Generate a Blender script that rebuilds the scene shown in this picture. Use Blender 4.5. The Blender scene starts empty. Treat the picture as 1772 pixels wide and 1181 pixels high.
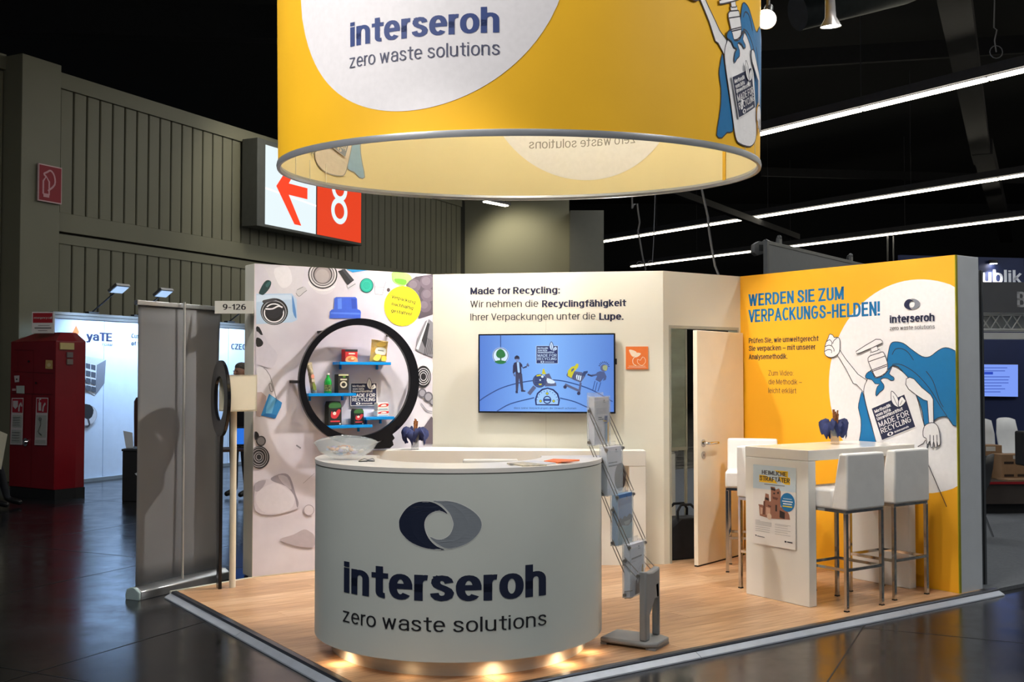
import bpy, bmesh, math, random
from mathutils import Vector, Matrix
from mathutils.geometry import tessellate_polygon
random.seed(7)
C = bpy.context.scene.collection
# ------------------------------------------------------------------ camera, world, exposure
F = 1866.0; PITCH = 0.0316; EYE = 1.607            # focal length in pixels of the 1772 px frame, heights above the booth platform
cd = bpy.data.cameras.new('camera'); cam = bpy.data.objects.new('camera', cd); C.objects.link(cam)
cd.sensor_width = 36; cd.lens = F*36/1772; cd.clip_end = 300
cam.location = (0, 0, EYE); cam.rotation_euler = (math.pi/2+PITCH, 0, 0)
sc = bpy.context.scene; sc.camera = cam
sc.view_settings.view_transform = 'Standard'; sc.view_settings.look = 'None'
sc.view_settings.gamma = 1; sc.view_settings.use_curve_mapping = False
sc.view_settings.exposure = 0.42
w = bpy.data.worlds.new('world'); sc.world = w; w.use_nodes = True
w.node_tree.nodes['Background'].inputs[0].default_value = (0.75, 0.85, 1.0, 1)
w.node_tree.nodes['Background'].inputs[1].default_value = 0.05
HALL = -0.045                                       # hall floor below the platform top

def lamp(kind, loc, target, power, color=(1, .93, .84), size=.1, spot=60, blend=.5, size_y=None, name='lamp_light', parent=None):
    l = bpy.data.lights.new(name, kind); l.energy = power; l.color = color
    if kind == 'AREA':
        l.size = size
        if size_y: l.shape = 'RECTANGLE'; l.size_y = size_y
    else: l.shadow_soft_size = size
    if kind == 'SPOT': l.spot_size = math.radians(spot); l.spot_blend = blend
    o = bpy.data.objects.new(name, l); C.objects.link(o); o.location = loc
    d = Vector(target)-Vector(loc); o.rotation_euler = d.to_track_quat('-Z', 'Y').to_euler()
    return o
U = Vector((math.cos(.6073), math.sin(.6073), 0)); V = Vector((-math.sin(.6073), math.cos(.6073), 0)); YAW = .6073
# hall lighting: the long fluorescent rows (their housings are built further down); spots hang on the booth's lamp rail, one an added front fill
ROW_Z = 7.43
def rowlight(u, a, b, power):
    m = U*u + V*((a+b)/2)
    o = lamp('AREA', (m.x, m.y, ROW_Z-.01), (m.x, m.y, 0), power, (.93, .97, 1.0), .12, size_y=b-a, name='row_light')
    o.rotation_euler = (0, 0, YAW); return o
rowlight(-.2, -12, 12, 300)
rowlight(9.8, -9, 20, 300)
rowlight(19.8, -4, 24, 260)
SPOTS = [  # location, target, power, spot angle
    ((1.665, 7.0, 3.94), (.6, 4.2, 1.5), 120, 80),
    ((2.09, 7.0, 3.89), (2.25, 7.3, .9), 100, 100),
    ((.95, 8.95, 4.3), (-1.45, 9.0, .9), 500, 62),
    ((-.25, 8.45, 3.75), (.3, 9.4, .9), 150, 105),
    ((1.25, 8.4, 3.72), (2.9, 8.5, 1.2), 110, 80),
    ((1.0, 8.4, 3.75), (1.6, 9.3, 1.0), 45, 75),
    ((2.3, 6.6, 4.6), (2.9, 8.5, 1.2), 110, 60),
    ((-3.4, 3.2, 4.9), (-.6, 5.7, 3.6), 420, 48),
    ((3.6, 4.2, 4.9), (.9, 6.0, 3.3), 160, 50),
    ((-.9, 3.3, 4.8), (-.35, 5.75, .75), 170, 42),  # unseen front fill, added to brighten the counter
    ((-2.2, 6.2, 4.7), (-1.3, 8.9, .9), 120, 55),
]
for k, (a, b, p, s) in enumerate(SPOTS):
    d = (Vector(b)-Vector(a)).normalized()
    lamp('SPOT', Vector(a)+d*.035, b, p, (1, .935, .86), .045, s, .6, name='spot_light')

# ------------------------------------------------------------------ helpers
def lin(c):
    if isinstance(c, str): c = tuple(int(c[i:i+2], 16) for i in (0, 2, 4))
    return tuple((x/255/12.92 if x/255 <= .04045 else ((x/255+.055)/1.055)**2.4) for x in c)
_m = {}
def M(name, col=(200, 200, 200), rough=.55, metal=0, var=.04, scale=8, emit=0, bump=0, trans=0, ior=1.45, alpha=1, spec=.5, col2=None, stretch=(1, 1, 1), coat=0, world=False):
    if name in _m: return _m[name]
    m = bpy.data.materials.new(name); m.use_nodes = True; nt = m.node_tree; b = nt.nodes['Principled BSDF']; _m[name] = m
    c = lin(col); b.inputs['Base Color'].default_value = (*c, 1); b.inputs['Roughness'].default_value = rough
    b.inputs['Metallic'].default_value = metal; b.inputs['IOR'].default_value = ior; b.inputs['Transmission Weight'].default_value = trans
    b.inputs['Alpha'].default_value = alpha; b.inputs['Specular IOR Level'].default_value = spec; b.inputs['Coat Weight'].default_value = coat
    m.diffuse_color = (*c, 1)
    if emit:
        b.inputs['Emission Color'].default_value = (*c, 1); b.inputs['Emission Strength'].default_value = emit
        if emit < 3: b.inputs['Base Color'].default_value = (.01, .01, .01, 1)
        return m
    if var or bump:
        tc = nt.nodes.new('ShaderNodeTexCoord'); mp = nt.nodes.new('ShaderNodeMapping'); mp.inputs['Scale'].default_value = stretch
        if world:
            g = nt.nodes.new('ShaderNodeNewGeometry'); nt.links.new(g.outputs['Position'], mp.inputs[0])
        else: nt.links.new(tc.outputs['Object'], mp.inputs[0])
        n = nt.nodes.new('ShaderNodeTexNoise'); n.inputs['Scale'].default_value = scale; n.inputs['Detail'].default_value = 4
        nt.links.new(mp.outputs[0], n.inputs['Vector'])
        if var:
            mx = nt.nodes.new('ShaderNodeMix'); mx.data_type = 'RGBA'
            d = lin(col2) if col2 else tuple(x*(1-2.2*var) for x in c)
            mx.inputs['A'].default_value = (*c, 1); mx.inputs['B'].default_value = (*d, 1)
            rp = nt.nodes.new('ShaderNodeValToRGB'); rp.color_ramp.elements[0].position = .35; rp.color_ramp.elements[1].position = .68
            nt.links.new(n.outputs['Fac'], rp.inputs[0]); nt.links.new(rp.outputs[0], mx.inputs['Factor']); nt.links.new(mx.outputs['Result'], b.inputs['Base Color'])
        if bump:
            bp = nt.nodes.new('ShaderNodeBump'); bp.inputs['Strength'].default_value = bump; bp.inputs['Distance'].default_value = .02
            nt.links.new(n.outputs['Fac'], bp.inputs['Height']); nt.links.new(bp.outputs[0], b.inputs['Normal'])
    return m
def K(col, emit=0):                                  # flat printed ink
    if not isinstance(col, str): col = '%02x%02x%02x' % tuple(col)
    return M('ink_'+col+('_lit' if emit else ''), col, .6, var=0 if emit else .02, scale=30, emit=emit)

def ray(px, py):
    x = (px-886)/F; v = -(py-590.5)/F; cp, sp = math.cos(PITCH), math.sin(PITCH)
    return Vector((x, cp-v*sp, sp+v*cp))
EYEV = Vector((0, 0, EYE))
def at(px, py, Y): d = ray(px, py); return EYEV+d*(Y/d.y)
def ground(px, py, z=0): d = ray(px, py); return EYEV+d*((z-EYE)/d.z)

class MB:
    def __init__(s): s.v = []; s.f = []; s.m = []
    def add(s, vs, fs, mat=None):
        n = len(s.v); s.v += [tuple(p) for p in vs]; s.f += [tuple(i+n for i in f) for f in fs]; s.m += [mat]*len(fs); return s
    def box(s, x0, x1, y0, y1, z0, z1, mat=None, T=None):
        vs = [Vector((x, y, z)) for z in (z0, z1) for y in (y0, y1) for x in (x0, x1)]
        if T is not None: vs = [T @ p for p in vs]
        return s.add(vs, [(0, 2, 3, 1), (4, 5, 7, 6), (0, 1, 5, 4), (2, 6, 7, 3), (0, 4, 6, 2), (1, 3, 7, 5)], mat)
    def prism(s, pts, z0, z1, mat=None, T=None, axis='z'):
        n = len(pts)
        area = sum(pts[i][0]*pts[(i+1) % n][1]-pts[(i+1) % n][0]*pts[i][1] for i in range(n))
        if area < 0: pts = list(pts)[::-1]
        f = {'z': lambda p, z: Vector((p[0], p[1], z)), 'y': lambda p, z: Vector((p[0], -z, p[1])), 'x': lambda p, z: Vector((z, p[0], p[1]))}[axis]
        vs = [f(p, z) for z in (z0, z1) for p in pts]
        if T is not None: vs = [T @ p for p in vs]
        tri = tessellate_polygon([[Vector((p[0], p[1], 0)) for p in pts]]) if n > 4 else None
        if tri:
            fix = []
            for t in tri:
                a, b, c = [pts[i] for i in t]
                if (b[0]-a[0])*(c[1]-a[1])-(b[1]-a[1])*(c[0]-a[0]) < 0: t = t[::-1]
                fix.append(tuple(t))
            caps = [t[::-1] for t in fix]+[tuple(i+n for i in t) for t in fix]
        else: caps = [tuple(range(n))[::-1], tuple(range(n, 2*n))]
        return s.add(vs, caps+[(i, (i+1) % n, (i+1) % n+n, i+n) for i in range(n)], mat)
    def tube(s, path, r, n=8, mat=None, closed=False, r2=None):
        P = [Vector(p) for p in path]; L = len(P); rings = []; up = None
        for i, p in enumerate(P):
            if closed: d = P[(i+1) % L]-P[i-1]
            else: d = P[min(i+1, L-1)]-P[max(i-1, 0)]
            d.normalize()
            if up is None: up = Vector((0, 0, 1)) if abs(d.z) < .9 else Vector((1, 0, 0))
            a = d.cross(up).normalized(); b = a.cross(d).normalized(); up = b
            rr = r if r2 is None else r+(r2-r)*i/(L-1)
            rings.append([p+(a*math.cos(t)+b*math.sin(t))*rr for t in [2*math.pi*k/n for k in range(n)]])
        vs = [q for R in rings for q in R]; fs = []
        for i in range(L if closed else L-1):
            j = (i+1) % L
            fs += [(i*n+k, i*n+(k+1) % n, j*n+(k+1) % n, j*n+k) for k in range(n)]
        if not closed: fs += [tuple(range(n))[::-1], tuple((L-1)*n+k for k in range(n))]
        return s.add(vs, fs, mat)
    def lathe(s, prof, c=(0, 0, 0), n=32, mat=None, a0=0, a1=2*math.pi, sx=1, sy=1, T=None):
        full = abs(a1-a0-2*math.pi) < 1e-6; m = n if full else n+1; vs = []
        for r, z in prof:
            for k in range(m):
                t = a0+(a1-a0)*k/n; p = Vector((c[0]+r*sx*math.cos(t), c[1]+r*sy*math.sin(t), c[2]+z))
                vs.append(T @ p if T is not None else p)
        fs = [(i*m+k, i*m+(k+1) % m, (i+1)*m+(k+1) % m, (i+1)*m+k) for i in range(len(prof)-1) for k in range(n)]
        return s.add(vs, fs, mat)
    def ball(s, c, r, n=16, mat=None, T=None):
        if not hasattr(r, '__len__'): r = (r, r, r)
        k = n//2; vs = []; fs = []
        for i in range(k+1):
            ph = math.pi*i/k
            for j in range(n):
                t = 2*math.pi*j/n; p = Vector((c[0]+r[0]*math.sin(ph)*math.cos(t), c[1]+r[1]*math.sin(ph)*math.sin(t), c[2]-r[2]*math.cos(ph)))
                vs.append(T @ p if T is not None else p)
        fs = [(i*n+j, i*n+(j+1) % n, (i+1)*n+(j+1) % n, (i+1)*n+j) for i in range(k) for j in range(n)]
        return s.add(vs, fs, mat)
    def build(s, name, mat=None, parent=None, bevel=0, smooth=False, loc=None, rz=0, seg=2):
        me = bpy.data.meshes.new(name); me.from_pydata(s.v, [], s.f)
        mats = []
        for x in s.m:
            x = x or mat
            if x not in mats: mats.append(x)
        for x in mats: me.materials.append(x)
        for p, x in zip(me.polygons, s.m): p.material_index = mats.index(x or mat)
        bm = bmesh.new(); bm.from_mesh(me); bmesh.ops.remove_doubles(bm, verts=bm.verts, dist=1e-6) if smooth else None
        bmesh.ops.dissolve_degenerate(bm, edges=bm.edges, dist=1e-7)
        bm.to_mesh(me); bm.free()
        if smooth:
            for p in me.polygons: p.use_smooth = True
            me.set_sharp_from_angle(angle=math.radians(38))
        o = bpy.data.objects.new(name, me); C.objects.link(o)
        if parent: o.parent = parent
        if loc is not None: o.location = loc
        o.rotation_euler.z = rz
        if bevel:
            b = o.modifiers.new('bevel', 'BEVEL'); b.width = bevel; b.segments = seg; b.limit_method = 'ANGLE'; b.angle_limit = .7
        return o
def tag(o, label=None, cat=None, group=None, kind=None):
    if label: o['label'] = label
    if cat: o['category'] = cat
    if group: o['group'] = group
    if kind: o['kind'] = kind
    return o
def thing(name, label, cat, loc=(0, 0, 0), rz=0, group=None, kind=None):
    o = bpy.data.objects.new(name, None); C.objects.link(o); o.location = loc; o.rotation_euler = (0, 0, rz)
    o.empty_display_size = .1
    return tag(o, label, cat, group, kind)
def struct(name, loc=(0, 0, 0), rz=0, label=None):
    o = bpy.data.objects.new(name, None); C.objects.link(o); o.location = loc; o.rotation_euler = (0, 0, rz); o['kind'] = 'structure'
    if label: o['label'] = label
    return o
def dup(root, loc, rz=0, label=None, group=None, scale=None):
    r = root.copy(); C.objects.link(r); r.location = loc; r.rotation_euler = (0, 0, rz)
    if label: r['label'] = label
    if group: r['group'] = group
    if scale: r.scale = scale
    for ch in list(root.children):
        c = ch.copy(); C.objects.link(c); c.parent = r
        for g in ch.children:
            d = g.copy(); C.objects.link(d); d.parent = c
    return r
def RM(o):                                          # root matrix
    return Matrix.Translation(o.location) @ o.rotation_euler.to_matrix().to_4x4()

# ------------------------------------------------------------------ surfaces that carry print
class Plane:                                        # local x to the right, local z up, front faces local -y
    def __init__(s, root, y=0, clip=None): s.root = root; s.M = RM(root); s.I = s.M.inverted(); s.y = y; s.clip = clip; s.curved = False
    def px(s, x, y):
        o = s.I @ EYEV; d = s.I.to_3x3() @ ray(x, y); t = (s.y-o.y)/d.y; p = o+d*t; return (p.x, p.z)
    def map(s, a, b, off):
        if s.clip: a = min(max(a, s.clip[0]), s.clip[1]); b = min(max(b, s.clip[2]), s.clip[3])
        return (a, s.y-off, b)
class Cyl:                                          # arc length to the right seen from outside (0 = local -y), height; far=True takes the far wall
    def __init__(s, root, R, far=False, clip=None): s.root = root; s.M = RM(root); s.I = s.M.inverted(); s.R = R; s.far = far; s.clip = clip; s.curved = True
    def px(s, x, y):
        o = s.I @ EYEV; d = s.I.to_3x3() @ ray(x, y)
        a = d.x**2+d.y**2; b = 2*(o.x*d.x+o.y*d.y); c = o.x**2+o.y**2-s.R**2; q = max(b*b-4*a*c, 0)
        t = (-b+(1 if s.far else -1)*math.sqrt(q))/(2*a); p = o+d*t
        return (math.atan2(p.x, -p.y)*s.R, p.z)
    def map(s, a, b, off):
        if s.clip: b = min(max(b, s.clip[0]), s.clip[1])
        t = a/s.R; r = s.R+(-off if s.far else off); return (r*math.sin(t), -r*math.cos(t), b)
_txt = {}
def _arc(cx, cy, rx, ry, a0, a1, p=2.25):
    n = max(6, int(abs(a1-a0)/14)); out = []
    for i in range(n+1):
        t = math.radians(a0+(a1-a0)*i/n); c, s = math.cos(t), math.sin(t)
        out.append((cx+rx*math.copysign(abs(c)**(2/p), c), cy+ry*math.copysign(abs(s)**(2/p), s)))
    return out
_O = _arc(.22, .37, .22, .37, 0, 360); _AR = [(0, .3)]+_arc(.2, .5, .2, .24, 180, 0)+[(.4, 0)]; _st = [(0, 0), (0, 1)]; _sx = [(0, 0), (0, .74)]
_u = [[(0, .74)]+_arc(.2, .24, .2, .24, 180, 360)+[(.4, .74)], [(.4, .74), (.4, 0)]]
_S = [(.37, .56), (.34, .66), (.28, .72), (.19, .74), (.09, .72), (.04, .65), (.03, .56), (.07, .47), (.15, .41), (.25, .36), (.34, .29), (.38, .2), (.35, .08), (.27, .02), (.18, 0), (.08, .03), (.02, .1), (0, .19)]
_P = [[(0, 0), (0, 1)], [(0, 1), (.22, 1)]+_arc(.24, .735, .22, .265, 80, -80)+[(.22, .47), (0, .47)]]
_a = [[(.02, .52)]+_arc(.21, .53, .19, .21, 170, 0)+[(.4, 0)], [(.4, .43), (.24, .42)]+_arc(.2, .21, .2, .21, 100, 290)+[(.4, .12)]]
_2d = [('d', .09, .98), ('d', .31, .98)]
GL = {
 'a': _a, 'b': [_st, _O], 'c': [_arc(.21, .37, .21, .37, 42, 318)], 'd': [_O, [(.44, 0), (.44, 1)]], 'e': [[(0, .385), (.42, .385)], _arc(.21, .37, .21, .37, 2, 318)],
 'f': [[(.1, 0)]+_arc(.27, .82, .17, .18, 180, 85), [(-.04, .72), (.25, .72)]], 'g': [_O, [(.44, .74)]+_arc(.23, -.06, .21, .2, 0, -150)], 'h': [_st, _AR], 'i': [_sx, ('d', 0, .97)],
 'k': [_st, [(.36, .74), (.02, .28)], [(.13, .42), (.38, 0)]], 'l': [_st], 'm': [_sx, [(0, .3)]+_arc(.17, .52, .17, .22, 180, 0)+[(.34, 0)], [(.34, .3)]+_arc(.51, .52, .17, .22, 180, 0)+[(.68, 0)]],
 'n': [_sx, _AR], 'o': [_O], 'p': [[(0, -.28), (0, .74)], _O], 'r': [_sx, [(0, .3)]+_arc(.19, .5, .19, .24, 180, 78)], 's': [_S],
 't': [[(.1, .96)]+_arc(.24, .14, .14, .14, 180, 280), [(-.03, .72), (.25, .72)]], 'u': _u, 'v': [[(0, .74), (.2, 0), (.4, .74)]], 'w': [[(0, .74), (.14, 0), (.3, .72), (.46, 0), (.6, .74)]],
 'y': [[(0, .74), (.21, .02)], [(.42, .74), (.2, -.06), (.14, -.22), (.0, -.27)]], 'z': [[(0, .74), (.36, .74), (0, 0), (.38, 0)]], 'ä': _a+_2d, 'ü': _u+_2d,
 'A': [[(0, 0), (.27, 1), (.54, 0)], [(.1, .3), (.44, .3)]], 'B': [_st, [(0, 1), (.2, 1)]+_arc(.22, .76, .2, .24, 80, -80)+[(.2, .52), (0, .52)], [(.2, .52)]+_arc(.24, .26, .23, .26, 80, -80)+[(.22, 0), (0, 0)]],
 'C': [_arc(.26, .5, .26, .5, 42, 318)], 'D': [_st, [(0, 1), (.16, 1)]+_arc(.18, .5, .3, .5, 85, -85)+[(.16, 0), (0, 0)]], 'E': [[(.38, 1), (0, 1), (0, 0), (.4, 0)], [(0, .52), (.34, .52)]],
 'F': [[(.38, 1), (0, 1), (0, 0)], [(0, .5), (.33, .5)]], 'G': [_arc(.26, .5, .26, .5, 42, 335)+[(.52, .46), (.3, .46)]], 'H': [_st, [(.44, 0), (.44, 1)], [(0, .51), (.44, .51)]], 'I': [_st],
 'K': [_st, [(.44, 1), (0, .4)], [(.15, .58), (.47, 0)]], 'L': [[(0, 1), (0, 0), (.37, 0)]], 'M': [[(0, 0), (0, 1), (.3, .1), (.6, 1), (.6, 0)]], 'N': [[(0, 0), (0, 1), (.44, 0), (.44, 1)]],
 'O': [_arc(.27, .5, .27, .5, 0, 360)], 'P': _P, 'R': _P+[[(.22, .47), (.46, 0)]], 'S': [[(x*1.18, y/.74) for x, y in _S]], 'T': [[(0, 1), (.46, 1)], [(.23, 1), (.23, 0)]],
 'U': [[(0, 1)]+_arc(.22, .26, .22, .26, 180, 360)+[(.44, 1)]], 'V': [[(0, 1), (.25, 0), (.5, 1)]], 'W': [[(0, 1), (.18, 0), (.37, .96), (.56, 0), (.74, 1)]], 'Y': [[(0, 1), (.24, .42), (.48, 1)], [(.24, .45), (.24, 0)]],
 'Z': [[(0, 1), (.44, 1), (0, 0), (.46, 0)]], 'Ä': [[(0, 0), (.27, 1), (.54, 0)], [(.1, .3), (.44, .3)], ('d', .14, 1.22), ('d', .40, 1.22)],
 '1': [[(0, .78), (.2, 1), (.2, 0)]], '2': [_arc(.2, .72, .2, .28, 165, -25)+[(0, 0), (.42, 0)]], '6': [_arc(.21, .31, .21, .31, 0, 360), _arc(.30, .40, .30, .60, 180, 75)], '9': [_arc(.21, .69, .21, .31, 0, 360), _arc(.12, .60, .30, .60, 0, -105)],
 '-': [[(0, .38), (.2, .38)]], '–': [[(0, .38), (.5, .38)]], '.': [('d', 0, 0)], ',': [('d', 0, 0), [(.0, 0), (-.05, -.16)]], ':': [('d', 0, 0), ('d', 0, .62)], '!': [[(0, 1), (0, .32)], ('d', 0, 0)],
}
def glyphs(text, bold):                              # own grotesque lettering: every glyph is a set of pen strokes
    k = (text, bold)
    if k in _txt: return _txt[k]
    wx, wy = .105+.085*bold, .09+.05*bold; kx = wx/wy; gap = .125-.04*min(bold, 1.2); vs = []; fs = []; pen = 0
    for ch in text:
        if ch == ' ': pen += .26; continue
        g = GL[ch]; xs = [q[1] if s[0] == 'd' else None for s in g for q in [s]]; allx = []; ally = []
        for s in g:
            if s[0] == 'd': allx.append(s[1]); ally += [s[2]]
            else: allx += [p[0] for p in s]; ally += [p[1] for p in s]
        xmin, xmax = min(allx), max(allx); my = lambda y: wy/2+y*(1-wy); lo, hi = my(min(ally))-wy/2, my(max(ally))+wy/2
        ox = pen+wx/2-xmin
        def quad(a, b, e0, e1, n0=None, n1=None):     # in pen space (x divided by kx)
            d = (b-a); L = d.length
            if L < 1e-6: return
            d.normalize(); n = Vector((-d.y, d.x)); n0 = n0 or n; n1 = n1 or n; a = a-d*e0; b = b+d*e1; m0 = len(vs)
            for p in (a+n0*wy/2, a-n0*wy/2, b-n1*wy/2, b+n1*wy/2): vs.append((p.x*kx, min(max(p.y, lo), hi)))
            fs.append((m0, m0+1, m0+2, m0+3))
        for s in g:
            if s[0] == 'd':
                c = Vector(((ox+s[1])/kx, my(s[2]))); quad(c-Vector((0, wy*.5)), c+Vector((0, wy*.5)), .0, .0); continue
            P_ = [Vector(((ox+x)/kx, my(y))) for x, y in s]; L = len(P_)
            closed = (P_[0]-P_[-1]).length < 1e-4
            dirs = [(P_[i+1]-P_[i]).normalized() for i in range(L-1)]
            for i in range(L-1):
                d = dirs[i]; n = Vector((-d.y, d.x)); seg = (P_[i+1]-P_[i]).length
                def join(dp):
                    if dp is None: return None
                    if d.dot(dp) > .75:
                        m = (d+dp).normalized(); q = Vector((-m.y, m.x)); return q/max(.5, q.dot(n))
                    return None
                dp = dirs[i-1] if i else (dirs[-1] if closed else None); dn = dirs[i+1] if i < L-2 else (dirs[0] if closed else None)
                n0, n1 = join(dp), join(dn)
                e0 = 0 if n0 is not None else (wy/2 if (dp is not None or seg > .1) else 0); e1 = 0 if n1 is not None else (wy/2 if (dn is not None or seg > .1) else 0)
                quad(P_[i], P_[i+1], e0, e1, n0, n1)
        pen += (xmax-xmin)+wx+gap-(.075 if ch in 'tfTLyvV' else .13 if ch == 'r' else 0)-(.03 if ch in 'ecaosbpPC' else 0)
    _txt[k] = (vs, fs, pen-gap); return _txt[k]
CAP = 1.0
def smooth_loop(pts, closed=True, n=5):
    L = len(pts); out = []
    for i in range(L if closed else L-1):
        g = lambda j: pts[j % L] if closed else pts[min(max(j, 0), L-1)]
        p0, p1, p2, p3 = g(i-1), g(i), g(i+1), g(i+2)
        for k in range(n):
            t = k/n
            out.append(tuple(.5*(2*p1[a]+(p2[a]-p0[a])*t+(2*p0[a]-5*p1[a]+4*p2[a]-p3[a])*t*t+(3*p1[a]-p0[a]-3*p2[a]+p3[a])*t**3) for a in (0, 1)))
    if not closed: out.append(tuple(pts[-1]))
    return out
class Print:
    def __init__(s, surf, off=.0012, step=.0002): s.S = surf; s.off = off; s.step = step; s.mb = MB(); s.A = None; s.lw = 1
    def p(s, q): return s.S.px(*q)
    def _add(s, v2, fs, mat):
        if s.A: v2 = [s.A(q) for q in v2]
        if s.S.curved:
            bm = bmesh.new(); vv = [bm.verts.new((a, b, 0)) for a, b in v2]
            for f in fs:
                try: bm.faces.new([vv[i] for i in f])
                except ValueError: pass
            for _ in range(6):
                e = [x for x in bm.edges if abs(x.verts[0].co.x-x.verts[1].co.x) > .09]
                if not e: break
                bmesh.ops.subdivide_edges(bm, edges=e, cuts=1); bmesh.ops.triangulate(bm, faces=[f for f in bm.faces if len(f.verts) > 3])
            bm.verts.index_update(); v2 = [(v.co.x, v.co.y) for v in bm.verts]; fs = [tuple(v.index for v in f.verts) for f in bm.faces]; bm.free()
        s.mb.add([s.S.map(a, b, s.off) for a, b in v2], fs, mat); s.off += s.step; return s
    def nxt(s, name): s.build(name); s.mb = MB(); return s
    def poly(s, pts, mat, sm=0, st=False):
        q = list(pts) if st else [s.p(x) for x in pts]
        if sm: q = smooth_loop(q, True, sm)
        if len(q) == 4 and not sm and not s.S.curved: return s._add(q, [(0, 1, 2, 3)], mat)
        return s._add(q, [tuple(t) for t in tessellate_polygon([[Vector((a, b, 0)) for a, b in q]])], mat)
    def line(s, pts, w, mat, sm=0, st=False, closed=False):
        w *= s.lw
        q = list(pts) if st else [s.p(x) for x in pts]
        if sm: q = smooth_loop(q, closed, sm)
        L = len(q); vs = []
        for i in range(L):
            a = Vector(q[(i-1) % L] if closed or i else q[0]); b = Vector(q[(i+1) % L] if closed or i < L-1 else q[-1])
            d = (b-a); d = d.normalized() if d.length else Vector((1, 0)); nrm = Vector((-d.y, d.x))*w/2; c = Vector(q[i]); vs += [tuple(c+nrm), tuple(c-nrm)]
        fs = [(2*i, 2*i+1, (2*i+3) % (2*L), (2*i+2) % (2*L)) for i in range(L if closed else L-1)]
        return s._add(vs, fs, mat)
    def disc(s, c, r, mat, st=False, ry=None, rot=0, n=40, r0=0):     # r in metres when st, else pixels horizontally/vertically
        if not st:
            a = s.p(c); b = s.p((c[0]+r, c[1])); d = s.p((c[0], c[1]-(ry or r))); c = a; ry = abs(d[1]-a[1]); r = abs(b[0]-a[0])
        ry = ry or r; cs, sn = math.cos(rot), math.sin(rot)
        f = lambda t, k: (c[0]+k*(r*math.cos(t)*cs-ry*math.sin(t)*sn), c[1]+k*(r*math.cos(t)*sn+ry*math.sin(t)*cs))
        T = [2*math.pi*i/n for i in range(n)]
        if r0: 
            vs = [f(t, 1) for t in T]+[f(t, r0) for t in T]; return s._add(vs, [(i, (i+1) % n, n+(i+1) % n, n+i) for i in range(n)], mat)
        if s.S.curved and r > .2:                    # vertical strips, so that the disc bends with the surface
            m = 48; vs = []
            for i in range(m+1):
                x = -1+2*i/m; h = math.sqrt(max(0, 1-x*x)); vs += [(c[0]+x*r, c[1]-h*ry), (c[0]+x*r, c[1]+h*ry)]
            fs = [(2*i, 2*i+2, 2*i+3, 2*i+1) for i in range(m)]
            s.mb.add([s.S.map(a, b, s.off) for a, b in vs], fs, mat); s.off += s.step; return s
        return s._add([f(t, 1) for t in T], [tuple(range(n))], mat)
    def text_aff(s, text, o, X, Y, mat, bold=0):      # X spans the whole text, Y one capital height
        vs, fs, wd = glyphs(text, bold)
        return s._add([(o[0]+X[0]*x/wd+Y[0]*y/CAP, o[1]+X[1]*x/wd+Y[1]*y/CAP) for x, y in vs], fs, mat)
    def text(s, text, a, b, cap, mat, bold=0, level=True):            # baseline ends a, b in pixels, capital height in pixels
        A = s.p(a); B = s.p(b); H = s.p((a[0], a[1]-cap)); h = abs(H[1]-A[1])
        if level: return s.text_aff(text, A, (B[0]-A[0], 0), (0, h), mat, bold)
        d = Vector((B[0]-A[0], B[1]-A[1])); n = Vector((-d.y, d.x)).normalized()*h; return s.text_aff(text, A, d, n, mat, bold)
    def build(s, name, label=None):
        o = s.mb.build(name, parent=s.S.root)
        if label: o['label'] = label
        return o
NAVY = K((27, 34, 68)); GREYLOGO = K((128, 134, 148)); INK = K((45, 45, 55)); WHITE = K((238, 238, 236)); BLUE = K((10, 112, 172)); YEL = K((247, 184, 30))
DARK = [(738,399),(715,372),(680,350),(640,342),(590,350),(545,380),(515,425),(511,455),(520,490),(560,530),(610,553),(660,565),(725,568),(690,552),(660,525),(640,490),(632,452),(640,420),(660,398),(690,386),(715,388)]
LITE = [(672,340),(720,338),(780,348),(840,378),(880,415),(893,452),(880,490),(840,530),(790,553),(740,562),(700,545),(670,523),(660,508),(690,520),(720,517),(750,495),(765,455),(762,430),(750,400),(730,375),(705,352)]
def emblem(P, c, hw, dark=None, lite=None, X=(1, 0), Y=(0, 1), rim=False):
    f = lambda q: (c[0]+hw*((q[0]-702)*X[0]-(q[1]-453)*Y[0])/191, c[1]+hw*((q[0]-702)*X[1]-(q[1]-453)*Y[1])/191)
    if rim:
        for g in (DARK, LITE): P.line([f(q) for q in smooth_loop(g, True, 2)], hw*.03, K((225, 228, 228)), st=True, closed=True)
    P.poly(smooth_loop([f(q) for q in DARK], True, 3), dark or NAVY, st=True); P.poly(smooth_loop([f(q) for q in LITE], True, 3), lite or GREYLOGO, st=True)
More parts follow.
